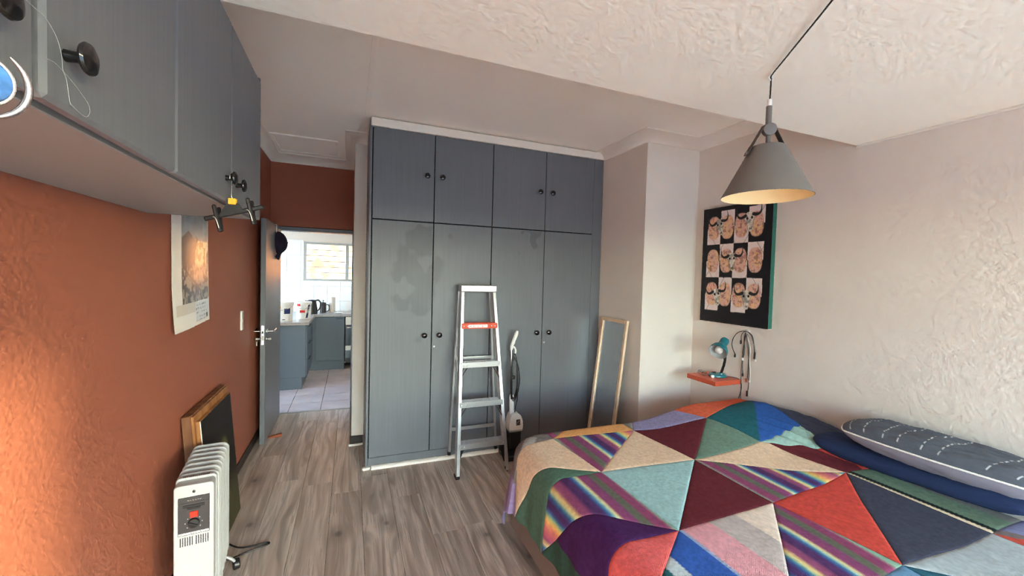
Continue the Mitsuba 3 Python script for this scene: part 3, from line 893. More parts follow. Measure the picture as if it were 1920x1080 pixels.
for bx in ((( -md, my0, 0), (0, my0 + mw, mh)), ((-md, my1 - mw, 0), (0, my1, mh)), ((-md, my0 + mw, 0), (0, my1 - mw, mw)), ((-md, my0 + mw, mh - mw), (0, my1 - mw, mh))):
    add(mk + '__frame', lean(box(bx[0], bx[1], .002)), 'oak_frame')
add(mk + '__glass', lean(box((-.010, my0 + mw - .004, mw - .004), (-.006, my1 - mw + .004, mh - mw + .004))), 'mirror_glass')
add(mk + '__backing', lean(box((-.005, my0 + .004, .004), (-.001, my1 - .004, mh - .004))), 'brown_wood')

# ------------------------------------------------------------------ pendant lamp
PX, PY = 1.526, 1.154
pk = newthing('pendant_lamp', 'grey cone pendant lamp with leather straps hanging over the bed', 'lamp')
sh = [(.057, 2.085), (.0605, 2.082), (.078, 2.048), (.112, 1.980), (.145, 1.915), (.1585, 1.890), (.1600, 1.886), (.1585, 1.8855)]
add(pk + '__shade', lathe([(.0005, 2.088), (.048, 2.088)] + sh, 64, at=(PX, PY, 0), caps=False), 'lamp_grey', smooth=40)
labels[add(pk + '__shade_lining', lathe([(.1582, 1.8855), (.1565, 1.890), (.143, 1.915), (.110, 1.980), (.076, 2.046), (.058, 2.078), (.0005, 2.080)], 64, at=(PX, PY, 0), caps=False), 'lamp_cream', smooth=40)] = {'label': 'cream inside of the shade'}
add(pk + '__bulb', lathe([(.0005, 1.955), (.02, 1.958), (.03, 1.975), (.028, 1.995), (.015, 2.02), (.014, 2.08)], 24, at=(PX, PY, 0)), 'white_plastic', smooth=40)
add(pk + '__rod', join(cyl((PX, PY, 2.085), (PX, PY, 2.155), .0085), cyl((PX - .002, PY, 2.15), (PX - .002, PY, 2.242), .0105)), 'lamp_grey', smooth=40)
add(pk + '__joint', lathe([(.020, -.016), (.0235, -.014), (.0235, .014), (.020, .016)], 28, (0.55, 0.80, 0.1), (PX - .002, PY - .004, 2.150)), 'lamp_grey', smooth=40)
add(pk + '__connector', cyl((PX - .002, PY, 2.240), (PX - .001, PY, 2.268), .0085), 'white_plastic', smooth=40)
d_ = np.array([math.cos(-YAW + .05), math.sin(-YAW + .05), 0])
for s in (-1, 1):
    q = lambda r, z: (PX + s * d_[0] * r, PY + s * d_[1] * r, z)
    st = join(bar(q(.020, 2.166), q(.066, 2.085), .022, .003, np.cross(d_, (0, 0, 1)) * 0 + np.array([0, 0, 1.0]), .0008), bar(q(.066, 2.086), q(.088, 2.046), .024, .004, (0, 0, 1), .001))
    sk2 = add(pk + '__strap', st, 'leather_dark')
    add(sk2 + '__button', lathe([(.008, 0), (.007, .004), (.001, .006)], 16, (s * d_[0], s * d_[1], .6), q(.0855, 2.054)), 'lamp_grey', smooth=40)
add(pk + '__cable', tube([(PX, PY, 2.268), (PX + .001, PY, 2.31), (PX + .002, PY, 2.345), (PX - .004, PY - .006, 2.360), (1.45, 1.047, 2.358), (1.36, .918, 2.357), (1.274, .795, 2.356), (1.0, .405, 2.358), (.72, .0, 2.366)], .0028, 8, smoothpath=6), 'black_plastic', smooth=True)
add(pk + '__ceiling_hook', join(tube([(PX + .001 + .010 * math.cos(a), PY, 2.354 + .010 * math.sin(a)) for a in np.arange(20) * math.pi / 10], .002, 8, True), cyl((PX + .001, PY, 2.362), (PX + .001, PY, 2.372), .003)), 'white_plastic', smooth=40)

# ------------------------------------------------------------------ wall shelf, desk lamp, glasses
shk = newthing('wall_shelf', 'small orange floating shelf holding the teal lamp', 'shelf')
add(shk, box((2.508, 2.222, .770), (XR - .0005, 2.50, .805), .003), 'shelf_orange')
dk = newthing('desk_lamp', 'small teal gooseneck desk lamp on the orange shelf', 'lamp')
bc = np.array([2.672, 2.352, .805])
add(dk + '__base', join(move(lathe([(.060, 0), (.066, .004), (.066, .014), (.060, .022), (.0005, .024)], 36), bc, s=(1.05, .92, 1)), lathe([(.015, 0), (.013, .016)], 20, at=(2.668, 2.318, .825))), 'teal_paint', smooth=40)
add(dk + '__switch', rbox((2.655, 2.376, .826), (2.683, 2.392, .836), .004), 'black_plastic', smooth=30)
neck = [(2.668, 2.318, .835), (2.664, 2.300, .880), (2.660, 2.283, .930), (2.656, 2.278, .975), (2.652, 2.290, 1.020), (2.650, 2.306, 1.045)]
add(dk + '__gooseneck', tube(neck, .0095, 12, smoothpath=6), 'black_plastic', smooth=40)
hb = np.array([2.664, 2.290, 1.098])
ax = np.array([-.79, -.26, -.556])
ax /= np.linalg.norm(ax)
add(dk + '__head', lathe([(.022, -.004), (.029, 0), (.031, .012), (.031, .058), (.038, .074), (.054, .094), (.0635, .118), (.0655, .140), (.064, .141)], 40, ax, hb, caps=False), 'teal_paint', smooth=35)
add(dk + '__head_cap', lathe([(.0005, -.006), (.022, -.004)], 30, ax, hb, caps=False), 'teal_paint', smooth=35)
add(dk + '__reflector', lathe([(.064, .141), (.061, .118), (.050, .094), (.034, .076), (.0005, .070)], 40, ax, hb, caps=False), 'white_enamel', smooth=35)
add(dk + '__bulb', lathe([(.012, .07), (.014, .085), (.026, .105), (.029, .120), (.024, .134), (.012, .141), (.0005, .142)], 28, ax, hb, caps=False), 'white_plastic', smooth=40)
add(dk + '__cable', tube([(2.70, 2.295, .812), (2.73, 2.262, .816), (2.752, 2.235, .808), (2.762, 2.216, .780), (2.764, 2.214, .74), (2.763, 2.222, .70), (2.762, 2.232, .66)], .0025, 8, smoothpath=5), 'dark_plastic', smooth=True)
gk = newthing('eyeglasses', 'folded dark-rimmed eyeglasses on the orange shelf', 'glasses')
gl = np.array([2.585, 2.40, .8065])
for i in (0, 1):
    c_ = gl + np.array([.012 * i, .05 * i, .016])
    add(gk + '__rim', tube([c_ + np.array([.005 * math.sin(a), .022 * math.cos(a), .016 * math.sin(a)]) for a in np.arange(20) * math.pi / 10], .0016, 6, True), 'leather_dark', smooth=True)
add(gk + '__bridge', tube([gl + (.003, .021, .020), gl + (.004, .025, .023), gl + (.009, .029, .020)], .0014, 6), 'leather_dark', smooth=True)
add(gk + '__temple', tube([gl + (.002, -.021, .018), gl + (.03, .01, .008), gl + (.05, .05, .002)], .0016, 6), 'leather_dark', smooth=True)
add(gk + '__temple', tube([gl + (.012, .072, .018), gl + (.04, .03, .010), gl + (.055, -.01, .002)], .0016, 6), 'leather_dark', smooth=True)
pk = newthing('earplug_case', 'tiny round white case on the orange shelf', 'case')
add(pk, lathe([(.011, 0), (.013, .003), (.013, .014), (.010, .018), (.0005, .019)], 24, at=(2.60, 2.335, .805)), 'white_plastic', smooth=40)

# ------------------------------------------------------------------ charging cables on the wall
WX = XR - .006
hook = (WX - .004, 2.185, 1.176)
ck_ = newthing('wall_hook', 'small white cable hook between the picture and the bed', 'hook')
add(ck_, join(box((WX - .004, 2.172, 1.166), (XR + .001, 2.198, 1.186), .002), cyl((WX - .014, 2.185, 1.166), (WX - .002, 2.185, 1.166), .004)), 'white_plastic')


def cable(pts, r, mat, label, plugs):
    k = newthing('charging_cable', label, 'cable', 'charging cables on the wall hook')
    P3 = [(WX - dx, y, z) for y, z, dx in pts]
    add(k + '__cord', tube(P3, r, 7, smoothpath=6), mat, smooth=True)
    for (y, z, pm, L) in plugs:
        add(k + '__plug', rbox((WX - .011, y - .006, z - L), (WX - .001, y + .006, z), .003), pm, smooth=30)


cable([(2.283, .985, .002), (2.315, 1.05, .002), (2.30, 1.115, .004), (2.25, 1.165, .008), (2.185, 1.176, .012), (2.142, 1.150, .008), (2.125, 1.08, .005), (2.118, 1.03, .003)], .0026, 'black_plastic', 'longest-looped black charging cable on the wall hook', [(2.281, .990, 'black_plastic', .026), (2.117, 1.035, 'black_plastic', .030)])
cable([(2.236, 1.10, .002), (2.232, 1.145, .006), (2.205, 1.172, .011), (2.183, 1.176, .013), (2.15, 1.155, .011), (2.128, 1.09, .007), (2.118, 1.00, .003)], .0022, 'black_plastic', 'short black charging cable with white tip on the wall hook', [(2.235, 1.105, 'black_plastic', .030), (2.118, 1.005, 'black_plastic', .022), (2.110, .982, 'white_plastic', .016)])
cable([(2.214, .965, .002), (2.202, 1.03, .003), (2.208, 1.12, .006), (2.190, 1.17, .012), (2.172, 1.12, .006), (2.166, .98, .003), (2.170, .83, .003), (2.178, .815, .003)], .0022, 'dark_plastic', 'grey charging cable with a round reddish plug on the wall hook', [(2.214, .975, 'white_plastic', .022), (2.177, .825, 'wedge_wood', .028)])
cable([(2.208, .85, .003), (2.214, .94, .004), (2.205, 1.08, .007), (2.192, 1.166, .014), (2.178, 1.08, .007), (2.160, .93, .004), (2.156, .80, .003), (2.164, .72, .003)], .0024, 'black_plastic', 'black charging cable hanging lowest on the wall hook', [(2.207, .858, 'black_plastic', .026), (2.165, .735, 'black_plastic', .042)])
cable([(2.182, 1.150, .010), (2.168, 1.11, .009), (2.150, 1.03, .006), (2.158, .96, .004), (2.148, .88, .003), (2.150, .81, .003)], .0022, 'white_plastic', 'white charging cable on the wall hook', [(2.150, .815, 'white_plastic', .014)])
cable([(2.188, 1.168, .010), (2.212, 1.06, .004), (2.222, .95, .003), (2.222, .80, .003), (2.218, .66, .003)], .0020, 'dark_plastic', 'thin grey charging cable running down behind the bed', [])


# ------------------------------------------------------------------ printed and painted panels (flat print as vertex colours)
def print_panel(corner, es, et, w, h, fn, step, bend=None):
    """grid of w x h metres from corner along unit vectors es (across) and et (down); fn(s, t) -> linear colour"""
    ns, nt = int(w / step) + 1, int(h / step) + 1
    s, t = np.meshgrid(np.linspace(0, 1, ns), np.linspace(0, 1, nt), indexing='ij')
    p = np.asarray(corner, float) + s[..., None] * w * np.asarray(es, float) + t[..., None] * h * np.asarray(et, float)
    if bend is not None:
        p = p + bend(s, t)
    i, j = np.meshgrid(np.arange(ns - 1), np.arange(nt - 1), indexing='ij')
    q = np.stack([i * nt + j, (i + 1) * nt + j, (i + 1) * nt + j + 1, i * nt + j + 1], -1).reshape(-1, 4)
    f = np.vstack([q[:, [0, 1, 2]], q[:, [0, 2, 3]]])
    return trimesh.Trimesh(p.reshape(-1, 3), f, process=False), np.clip(fn(s.ravel(), t.ravel()), 0, 1)


def mixc(c, col, w):
    return c * (1 - w[:, None]) + np.asarray(col) * w[:, None]


def skull_art(s, t):
    n2 = lambda k, sd: meshkit.fbm(np.stack([s * k, t * k * 1.5, 0 * s], -1), 3, sd)
    base = np.tile(lin((20, 19, 25)), (len(s), 1)) * (1 + .8 * (n2(9, 1) - .5))[:, None]
    ws = s + .008 * (n2(6, 2) - .5)
    wt = t + .008 * (n2(7, 3) - .5)
    cx = [.075, .285, .49, .695, .905]
    r0, rh = .035, .1435
    col = np.digitize(ws, cx) - 1
    row = np.floor((wt - r0) / rh).astype(int)
    ok = (col >= 0) & (col < 4) & (row >= 0) & (row < 6) & (ws < cx[-1])
    white = ok & ((col + row) % 2 == 1)
    base[white] = lin((226, 208, 204)) * (.9 + .2 * n2(20, 4)[white])[:, None]
    oval = np.zeros(len(s))
    for c in range(4):
        for pr in range(3):
            a = (s - (cx[c] + cx[c + 1]) / 2) / .092
            b = (t - (r0 + rh * (2 * pr + 1))) / .100
            oval = np.maximum(oval, sst(1.06, .94, (np.abs(a) ** 2.6 + np.abs(b) ** 2.6) ** (1 / 2.6)) * ((ws > cx[c]) & (ws < cx[c + 1])))
    inner = n2(34, 6)
    oc = np.tile(lin((216, 172, 154)), (len(s), 1))
    oc = mixc(oc, lin((222, 180, 140)), sst(.5, .62, n2(16, 7)))
    oc = mixc(oc, lin((116, 70, 74)), .60 * sst(.58, .66, inner))
    oc = mixc(oc, lin((176, 92, 88)), .4 * sst(.56, .64, n2(52, 8)))
    base = base * (1 - oval[:, None]) + oc * oval[:, None]
    # diagonal dark strokes across the pale squares
    for k in range(-3, 4):
        dd = np.abs((s - .5) * .86 * (1 if k % 2 else -1) - (t - .47) * .8 - .13 * k)
        base = mixc(base, lin((70, 60, 62)), .75 * sst(.0045, .002, dd) * white * (1 - oval))
    # horned ox skulls
    for (x, y, tilt, z) in ((.27, .165, .25, 1.0), (.705, .145, .12, 1.12), (.475, .465, .06, 1.05), (.265, .77, .20, 1.05), (.70, .775, .05, 1.1)):
        ca, sa = math.cos(tilt), math.sin(tilt)
        du, dv = (s - x) * .65 / z, (t - y) * 1.0 / z
        a, b = ca * du - sa * dv, sa * du + ca * dv
        b = b + .005
        prof = np.interp(b, [-.055, -.04, -.015, .01, .04, .07, .085], [.016, .036, .042, .031, .023, .021, .011])
        head = sst(.004, -.004, np.abs(a) - prof) * (b > -.056) * (b < .086)
        light = lin((208, 198, 186))
        dark = lin((36, 32, 34))
        c_h = np.tile(light, (len(s), 1)) * (.75 + .7 * n2(40, 12))[:, None]
        line = sst(.48, .58, n2(30, 14)) * .55
        c_h = mixc(c_h, dark, line)
        for sg in (-1, 1):
            c_h = mixc(c_h, dark, sst(1.1, .8, np.hypot((a - sg * .019) / .010, (b + .012) / .011)))
            c_h = mixc(c_h, dark, sst(1.1, .7, np.hypot((a - sg * .006) / .004, (b - .066) / .010)))
        c_h = mixc(c_h, dark, .8 * sst(.0035, .001, np.abs(np.abs(a) - prof)))
        c_h = mixc(c_h, lin((190, 170, 90)) if y > .4 and y < .6 else light, sst(1.0, .6, np.hypot(a / .012, (b - .078) / .008)) * .8)
        base = base * (1 - head[:, None]) + c_h * head[:, None]
        for sg in (-1, 1):
            for k in range(26):
                q = k / 25.0
                hx = sg * (.032 + .066 * math.sin(q * 1.75))
                hy = -.034 - .004 * q + .030 * math.sin(q * math.pi) * .6 - .062 * q ** 2.2
                rr = .0125 * (1 - .78 * q)
                d = np.hypot(a - hx, b - hy)
                w = sst(rr + .002, rr - .002, d)
                base = mixc(base, lin((38, 34, 34)), w)
                base = mixc(base, lin((150, 140, 132)) * (.5 + .5 * (k % 2)), sst(rr * .45, rr * .2, np.hypot(a - hx, b - hy + rr * .3)) * .8)
    return base


pk = newthing('skull_painting', 'tall black canvas of checkered squares with five horned ox skulls, above the orange shelf', 'painting')
fx, y0, y1, z0, z1 = XR - .040, 2.005, 2.608, 1.217, 2.137
labels[add(pk + '__canvas_side', join(box((fx, y0, z0 + .001), (XR - .002, y0 + .004, z1)), box((fx, y1 - .004, z0 + .001), (XR - .002, y1, z1)), box((fx, y0, z1 - .004), (XR - .002, y1, z1))), two(pbsdf(lin((44, 96, 84)), .6, .3)))] = {'label': 'teal green painted canvas edge'}
labels[add(pk + '__canvas_bottom', box((fx, y0, z0 - .001), (XR - .002, y1, z0 + .003)), 'white_trim')] = {'label': 'unpainted white bottom edge'}
m, c = print_panel((fx - .0005, y1, z1), (0, -1, 0), (0, 0, -1), y1 - y0, z1 - z0, skull_art, .0026)
add(pk + '__canvas_front', m, 'print', color=c)
add(pk + '__stretcher', box((fx + .004, y0 + .005, z0 + .005), (XR - .003, y1 - .005, z1 - .005)), 'pine_wood')


def poster_art(s, t):
    n2 = lambda k, sd, ky=1.0: meshkit.fbm(np.stack([s * k, t * k * ky * 1.15, 0 * s], -1), 4, sd)
    c = np.tile(lin((226, 222, 216)), (len(s), 1))
    x0, x1, ya, yb = .205, .985, .06, .805
    inside = (s > x0) & (s < x1) & (t > ya) & (t < yb)
    a, b = (s - x0) / (x1 - x0), (t - ya) / (yb - ya)
    g = np.tile(lin((138, 152, 156)), (len(s), 1))
    ridge = .20 + .11 * np.abs(a - .22) * 3 * (a < .5) + .30 * (a > .5) * (a - .36) + .05 * n2(9, 3)
    g = mixc(g, lin((74, 74, 70)), sst(-.01, .02, b - ridge))
    g = g * (.75 + .5 * n2(14, 5))[:, None]
    glare = sst(.02, -.02, np.abs(a - .80 - .1 * np.sin(b * 9)) - .24) * sst(.30, .33, b) * sst(.70, .66, b) * (a > .42 + .35 * np.maximum(b - .5, 0) * 2)  # bright reflection on the glossy sheet, painted into the print colours
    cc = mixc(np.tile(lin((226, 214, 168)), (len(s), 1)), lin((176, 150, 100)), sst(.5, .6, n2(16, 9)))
    g = g * (1 - glare[:, None]) + cc * glare[:, None]
    rocks = sst(.56, .64, b + .06 * (n2(7, 8) - .5))
    rc = mixc(np.tile(lin((150, 140, 126)), (len(s), 1)), lin((40, 38, 36)), sst(.44, .58, n2(26, 11)))
    g = g * (1 - rocks[:, None]) + rc * rocks[:, None]
    log = sst(.022, .012, np.abs((b - .735) - .42 * (a - .32))) * (a > .12) * (a < .7)
    g = mixc(g, lin((52, 46, 42)), log)
    c[inside] = g[inside]
    mount = (s > .06) & (s < .60) & (t > .805) & (t < .885) & ~inside
    c[mount] = lin((200, 192, 180))
    pale = (s > .55) & (t > .81) & (t < .97)
    c[pale] = lin((206, 208, 210))
    marks = pale & (np.sin(t * 190) > .25) & (n2(60, 21) > .55) & (s < .92)
    c[marks] = lin((120, 118, 118))
    c[(s > .90) & (s < .94) & (t > .925) & (t < .965)] = lin((24, 22, 24))
    return c


pk = newthing('poster', 'unframed landscape photograph poster with white margin on the terracotta wall', 'poster')
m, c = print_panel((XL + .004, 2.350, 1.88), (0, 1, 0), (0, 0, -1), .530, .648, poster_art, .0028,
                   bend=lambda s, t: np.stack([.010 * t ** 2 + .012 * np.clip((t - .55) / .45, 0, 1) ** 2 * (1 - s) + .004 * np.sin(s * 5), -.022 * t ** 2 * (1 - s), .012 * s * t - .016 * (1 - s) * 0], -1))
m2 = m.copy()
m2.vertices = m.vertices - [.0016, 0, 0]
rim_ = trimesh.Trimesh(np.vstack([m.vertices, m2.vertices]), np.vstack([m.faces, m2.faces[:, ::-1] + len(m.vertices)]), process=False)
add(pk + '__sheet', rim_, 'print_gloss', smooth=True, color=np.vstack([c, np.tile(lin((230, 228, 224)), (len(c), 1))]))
for yy in (2.38, 2.85):
    add(pk + '__pin', lathe([(.0045, 0), (.0045, .002), (.001, .005)], 12, (1, 0, 0), (XL + .004, yy, 1.868)), 'steel', smooth=40)

# light switch
pk = newthing('light_switch', 'white light switch on the terracotta wall beside the open door', 'switch')
sy, sz = 3.665, 1.147
add(pk + '__plate', box((XL, sy - .026, sz - .075), (XL + .012, sy + .026, sz + .075), .004), 'white_plastic')
for dz in (.036, -.034):
    add(pk + '__rocker', box((XL + .011, sy - .016, sz + dz - .024), (XL + .016, sy + .016, sz + dz + .024), .002), 'steel')

# leaning pictures behind the heater
pk = newthing('wooden_frame', 'deep brown wooden frame leaning on the terracotta wall behind the dark picture', 'frame')
th = math.atan2(.062, .80)


def leanL(m, x):
    return move(m, (x, 0, 0), ry=-th)


for lo_, hi_ in (((-.040, 2.455, 0), (0, 2.480, .805)), ((-.040, 3.055, 0), (0, 3.080, .805)), ((-.040, 2.480, 0), (0, 3.055, .025)), ((-.040, 2.480, .780), (0, 3.055, .805))):
    add(pk + '__frame_bar', leanL(box(lo_, hi_, .003), -.672), 'brown_wood')
add(pk + '__panel', leanL(box((-.006, 2.462, .008), (.009, 3.073, .798), .002), -.672), 'pine_wood')


def dark_art(s, t):
    n2 = lambda k, sd: meshkit.fbm(np.stack([s * k, t * k * 1.2, 0 * s], -1), 3, sd)
    c = np.tile(lin((34, 32, 30)), (len(s), 1)) * (.7 + .7 * n2(5, 3))[:, None]
    low = sst(.55, .8, t)
    c = mixc(c, lin((74, 72, 52)), low * (.5 + .5 * n2(8, 4)))
    for (x, y, rx, ry, col) in ((.28, .45, .09, .13, (112, 104, 96)), (.62, .37, .16, .12, (92, 92, 48)), (.63, .40, .07, .055, (160, 150, 60)), (.34, .62, .14, .08, (64, 58, 52)), (.52, .74, .2, .1, (84, 82, 60))):
        d = np.hypot((s - x) / rx, (t - y) / ry)
        c = mixc(c, lin(col), .75 * sst(1.0, .5, d) * sst(.15, .5, d + .25 * n2(9, 7)))
    c = mixc(c, lin((104, 100, 96)), .35 * sst(.010, .004, np.abs(t - .30 - .25 * (s - .5))) * (s < .6))
    return c


pk = newthing('dark_picture', 'unframed dark glossy picture with a yellow-green glow, leaning in front of the wooden frame', 'painting')
th2 = math.atan2(.062, .76)


def leanP(m):
    return move(m, (-.650, 0, 0), ry=-th2)


m, c = print_panel((.0095, 2.492, .762), (0, 1, 0), (0, 0, -1), .545, .760, dark_art, .004)
add(pk + '__picture', leanP(m), 'print_matt', color=c)
labels[add(pk + '__board', leanP(box((-.012, 2.490, .001), (.009, 3.040, .764), .001)), 'pine_wood')] = {'label': 'pale wooden board edge'}
labels[add(pk + '__white_edge', leanP(box((.006, 2.4895, .001), (.0098, 2.493, .764), .0005)), 'white_trim')] = {'label': 'white paper edge'}

# ------------------------------------------------------------------ oil heater
hk = newthing('oil_heater', 'white oil-filled column heater with dark control panel standing at the terracotta wall', 'heater')
HO, HR = np.array([-.585, 2.00, 0.0]), .125


def H(m):
    return move(m, HO, rz=HR)


def rrect(w, h, r, n=6, x0=0.0, z0=0.0, rb=None):
    rb = r if rb is None else rb
    pts = []
    for cx, cz, a0, q in ((w / 2 - r, h - r, 0, r), (-w / 2 + r, h - r, 90, r), (-w / 2 + rb, rb, 180, rb), (w / 2 - rb, rb, 270, rb)):
        for a in np.linspace(a0, a0 + 90, n):
            pts.append((x0 + cx + q * math.cos(math.radians(a)), z0 + cz + q * math.sin(math.radians(a))))
    return pts


def soft(poly, y0, y1, e):
    """prism with its two end edges rounded by e"""
    P = Polygon(poly)
    rings = []
    for q in np.linspace(0, math.pi / 2, 4):
        rings.append((P.buffer(-(e - e * math.sin(q))), y0 + e - e * math.cos(q)))
    pts = []
    for g, y in rings:
        xy = np.array(g.exterior.coords)
        pts.append(np.stack([xy[:, 0], np.full(len(xy), y), xy[:, 1]], 1))
        pts.append(np.stack([xy[:, 0], np.full(len(xy), y1 - (y - y0)), xy[:, 1]], 1))
    return trimesh.convex.convex_hull(np.vstack(pts))


add(hk + '__front_box', H(soft(rrect(.134, .575, .014, z0=.085), 0, .052, .005)), 'white_enamel', smooth=30)
pan = add(hk + '__control_panel', H(box((-.052, -.003, .455), (.052, .003, .612), .001)), 'dark_plastic')
add(hk + '__control_panel__slot', H(box((-.036, -.0045, .568), (.036, .0, .580), .001)), 'black_plastic')
add(hk + '__control_panel__slot', H(box((-.022, -.0045, .560), (.022, .0, .568), .001)), 'black_plastic')
add(hk + '__control_panel__line', H(box((-.050, -.0036, .588), (.050, .0, .590))), 'black_plastic')
add(hk + '__control_panel__switch', H(box((-.013, -.007, .526), (.013, .0, .551), .0015)), two(pbsdf(lin((214, 44, 26)), .25, .5)))
dial = add(hk + '__control_panel__dial', H(join(lathe([(.020, 0), (.018, .010), (.0005, .011)], 28, (0, -1, 0), (0, -.003, .503)), move(box((-.018, -.020, -.003), (.018, -.010, .003), .001), (0, 0, .503), ry=.5))), 'black_plastic', smooth=30)
for q in range(7):
    a = math.radians(-40 + 260 * q / 6)
    add(hk + '__control_panel__mark', H(box((.028 * math.cos(a) - .0012, -.0038, .503 + .026 * math.sin(a) - .0012), (.028 * math.cos(a) + .0012, 0, .503 + .026 * math.sin(a) + .0012))), 'white_plastic')
add(hk + '__control_panel__strip', H(box((-.050, -.0038, .458), (.050, 0, .4655))), 'white_plastic')
tx = meshkit.text_mesh('NOVEX', .0048, .0005, bold=True)
tx.apply_transform(trimesh.transformations.rotation_matrix(math.pi / 2, (1, 0, 0)))
tx.apply_transform(trimesh.transformations.translation_matrix((-.048, -.0038, .4594)))
add(hk + '__control_panel__lettering', H(tx), 'black_plastic')
add(hk + '__control_panel__print', H(join(*[box((-.012 + .0055 * q, -.0044, .4606), (-.0085 + .0055 * q, 0, .4632)) for q in range(11) if q != 5])), 'dark_plastic')
add(hk + '__control_panel__print', H(join(*[box((-.020 + .008 * q, -.0036, .597), (-.016 + .008 * q, 0, .599)) for q in range(6)])), 'steel')
add(hk + '__pilot_lamp', H(lathe([(.005, 0), (.005, .003), (.001, .005)], 16, (0, -1, 0), (0, 0, .632))), 'black_plastic', smooth=40)
for x0_ in (-.046, .006):
    for q in range(6):
        add(hk + '__vent_slot', H(box((x0_ + .0078 * q, -.0008, .410), (x0_ + .0034 + .0078 * q, .004, .446))), 'dark_plastic')
add(hk + '__grille_box', H(soft(rrect(.140, .580, .016, z0=.090), .054, .074, .004)), 'white_enamel', smooth=30)
for q in range(14):
    add(hk + '__grille_slot', H(box((-.046 + .0066 * q, .056, .6690), (-.0425 + .0066 * q, .071, .6708))), 'dark_plastic')
NF = 7
for q in range(NF):
    y0_ = .080 + q * .0535
    fin = join(soft(rrect(.152, .575, .030, z0=.095), y0_ + .010, y0_ + .026, .007), soft(rrect(.104, .545, .028, z0=.110), y0_, y0_ + .046, .010),
               *[soft(rrect(.016, .42, .007, x0=xx, z0=.17), y0_ + .004, y0_ + .034, .004) for xx in (-.050, -.018, .018, .050)])
    add(hk + '__fin', H(fin), 'white_enamel', smooth=30)
add(hk + '__axle_tube', H(join(cyl((0, .05, .150), (0, .455, .150), .016), cyl((0, .05, .615), (0, .455, .615), .016))), 'white_enamel', smooth=40)
for yy in (.085, .405):
    add(hk + '__wheel_bracket', H(tube([(-.105, yy, .038), (-.09, yy, .062), (-.045, yy, .088), (.045, yy, .088), (.09, yy, .062), (.105, yy, .038)], .007, 10, smoothpath=3)), 'white_enamel', smooth=40)
    for sx in (-.108, .108):
        add(hk + '__wheel', H(join(lathe([(.010, -.015), (.022, -.015), (.026, -.010), (.026, .010), (.022, .015), (.010, .015)], 24, (1, .25, 0), (sx, yy + .01, .0262)))), 'black_plastic', smooth=35)
add(hk + '__cord', tube([(-.60, 2.44, .10), (-.58, 2.47, .03), (-.54, 2.525, .006), (-.47, 2.555, .006), (-.420, 2.572, .006), (-.406, 2.586, .006), (-.422, 2.597, .006), (-.48, 2.590, .006), (-.56, 2.60, .006), (-.66, 2.70, .006)], .0042, 8, smoothpath=6), 'black_plastic', smooth=True)

# ------------------------------------------------------------------ things on the cupboard knobs
gk = newthing('trouser_hanger', 'black clip hanger with silver hook on a knob of the overhead cupboard', 'hanger')
a_, b_ = np.array([-.437, 1.580, 1.703]), np.array([-.273, 1.580, 1.755])
cc_ = a_ * .54 + b_ * .46
add(gk + '__bar', bar(a_, b_, .012, .014, (0, 0, 1), .003), 'black_plastic')
add(gk + '__shoulder', prism([(cc_[0] - .034, cc_[2] - .006), (cc_[0] + .030, cc_[2] + .012), (cc_[0] + .016, cc_[2] + .034), (cc_[0] - .016, cc_[2] + .028)], 1.574, 1.586, 1), 'black_plastic')
labels[add(gk + '__size_tag', box((cc_[0] - .011, 1.571, cc_[2] + .028), (cc_[0] + .012, 1.589, cc_[2] + .048), .002), two(pbsdf(lin((236, 178, 48)), .5, .4)))] = {'label': 'yellow tag at the foot of the hook'}
hookp = [cc_ + (0, 0, .045), (-.3645, 1.580, 1.785), (-.3660, 1.590, 1.82), (-.3660, 1.591, 1.846), (-.3660, 1.580, 1.856), (-.3660, 1.569, 1.846), (-.3660, 1.568, 1.835)]
add(gk + '__hook', tube(hookp, .0022, 8, smoothpath=5), 'chrome', smooth=True)
for q in (.24, .80):
    p_ = a_ * (1 - q) + b_ * q
    ckk = add(gk + '__clip', join(bar(p_ + (-.012, -.012, .034), p_ + (.006, -.008, -.052), .012, .007, (0, 1, 0), .003), bar(p_ + (-.006, .016, .030), p_ + (.006, .004, -.050), .012, .007, (0, 1, 0), .003)), 'black_plastic')
    add(ckk + '__spring', tube([p_ + (-.012, -.018, -.004), p_ + (-.004, -.019, -.012), p_ + (.004, -.016, -.040)], .0018, 6, smoothpath=3), 'steel', smooth=True)

ok_ = newthing('glass_ornament', 'blue glass ornament with silver rim hanging on a thread from a cupboard knob', 'ornament')
oc = np.array([-.347, .580, 1.732])
ang = np.arange(40) * 2 * math.pi / 40
add(ok_ + '__thread', tube([(-.362, .634, 1.848), (-.354, .612, 1.80), oc + (0, .003, .026)], .0006, 5, smoothpath=4), 'white_plastic')
add(ok_ + '__glass', move(lathe([(.0005, -.004), (.014, -.0035), (.022, -.001), (.022, .001), (.014, .0035), (.0005, .004)], 40, (.6, -.8, 0)), oc), two(pbsdf(tinted(lin((70, 124, 190)), .8, 70), .08, .7)), smooth=40)
dirv = np.array([.8, .6, 0])
add(ok_ + '__rim', tube([oc + dirv * .023 * math.cos(a) + np.array([0, 0, .025 * math.sin(a)]) for a in ang], .0018, 8, True), 'chrome', smooth=True)
add(ok_ + '__blade', tube([oc + dirv * (.033 * math.cos(a)) + np.array([0, 0, .037 * math.sin(a)]) for a in np.linspace(-1.5, .9, 18)], [.0008 + .0026 * math.sin(q) for q in np.linspace(.1, 3.0, 18)], 8), 'chrome', smooth=True)
lk2 = newthing('nylon_thread', 'loose loop of clear nylon thread hanging across the cupboard door', 'thread')
th_ = []
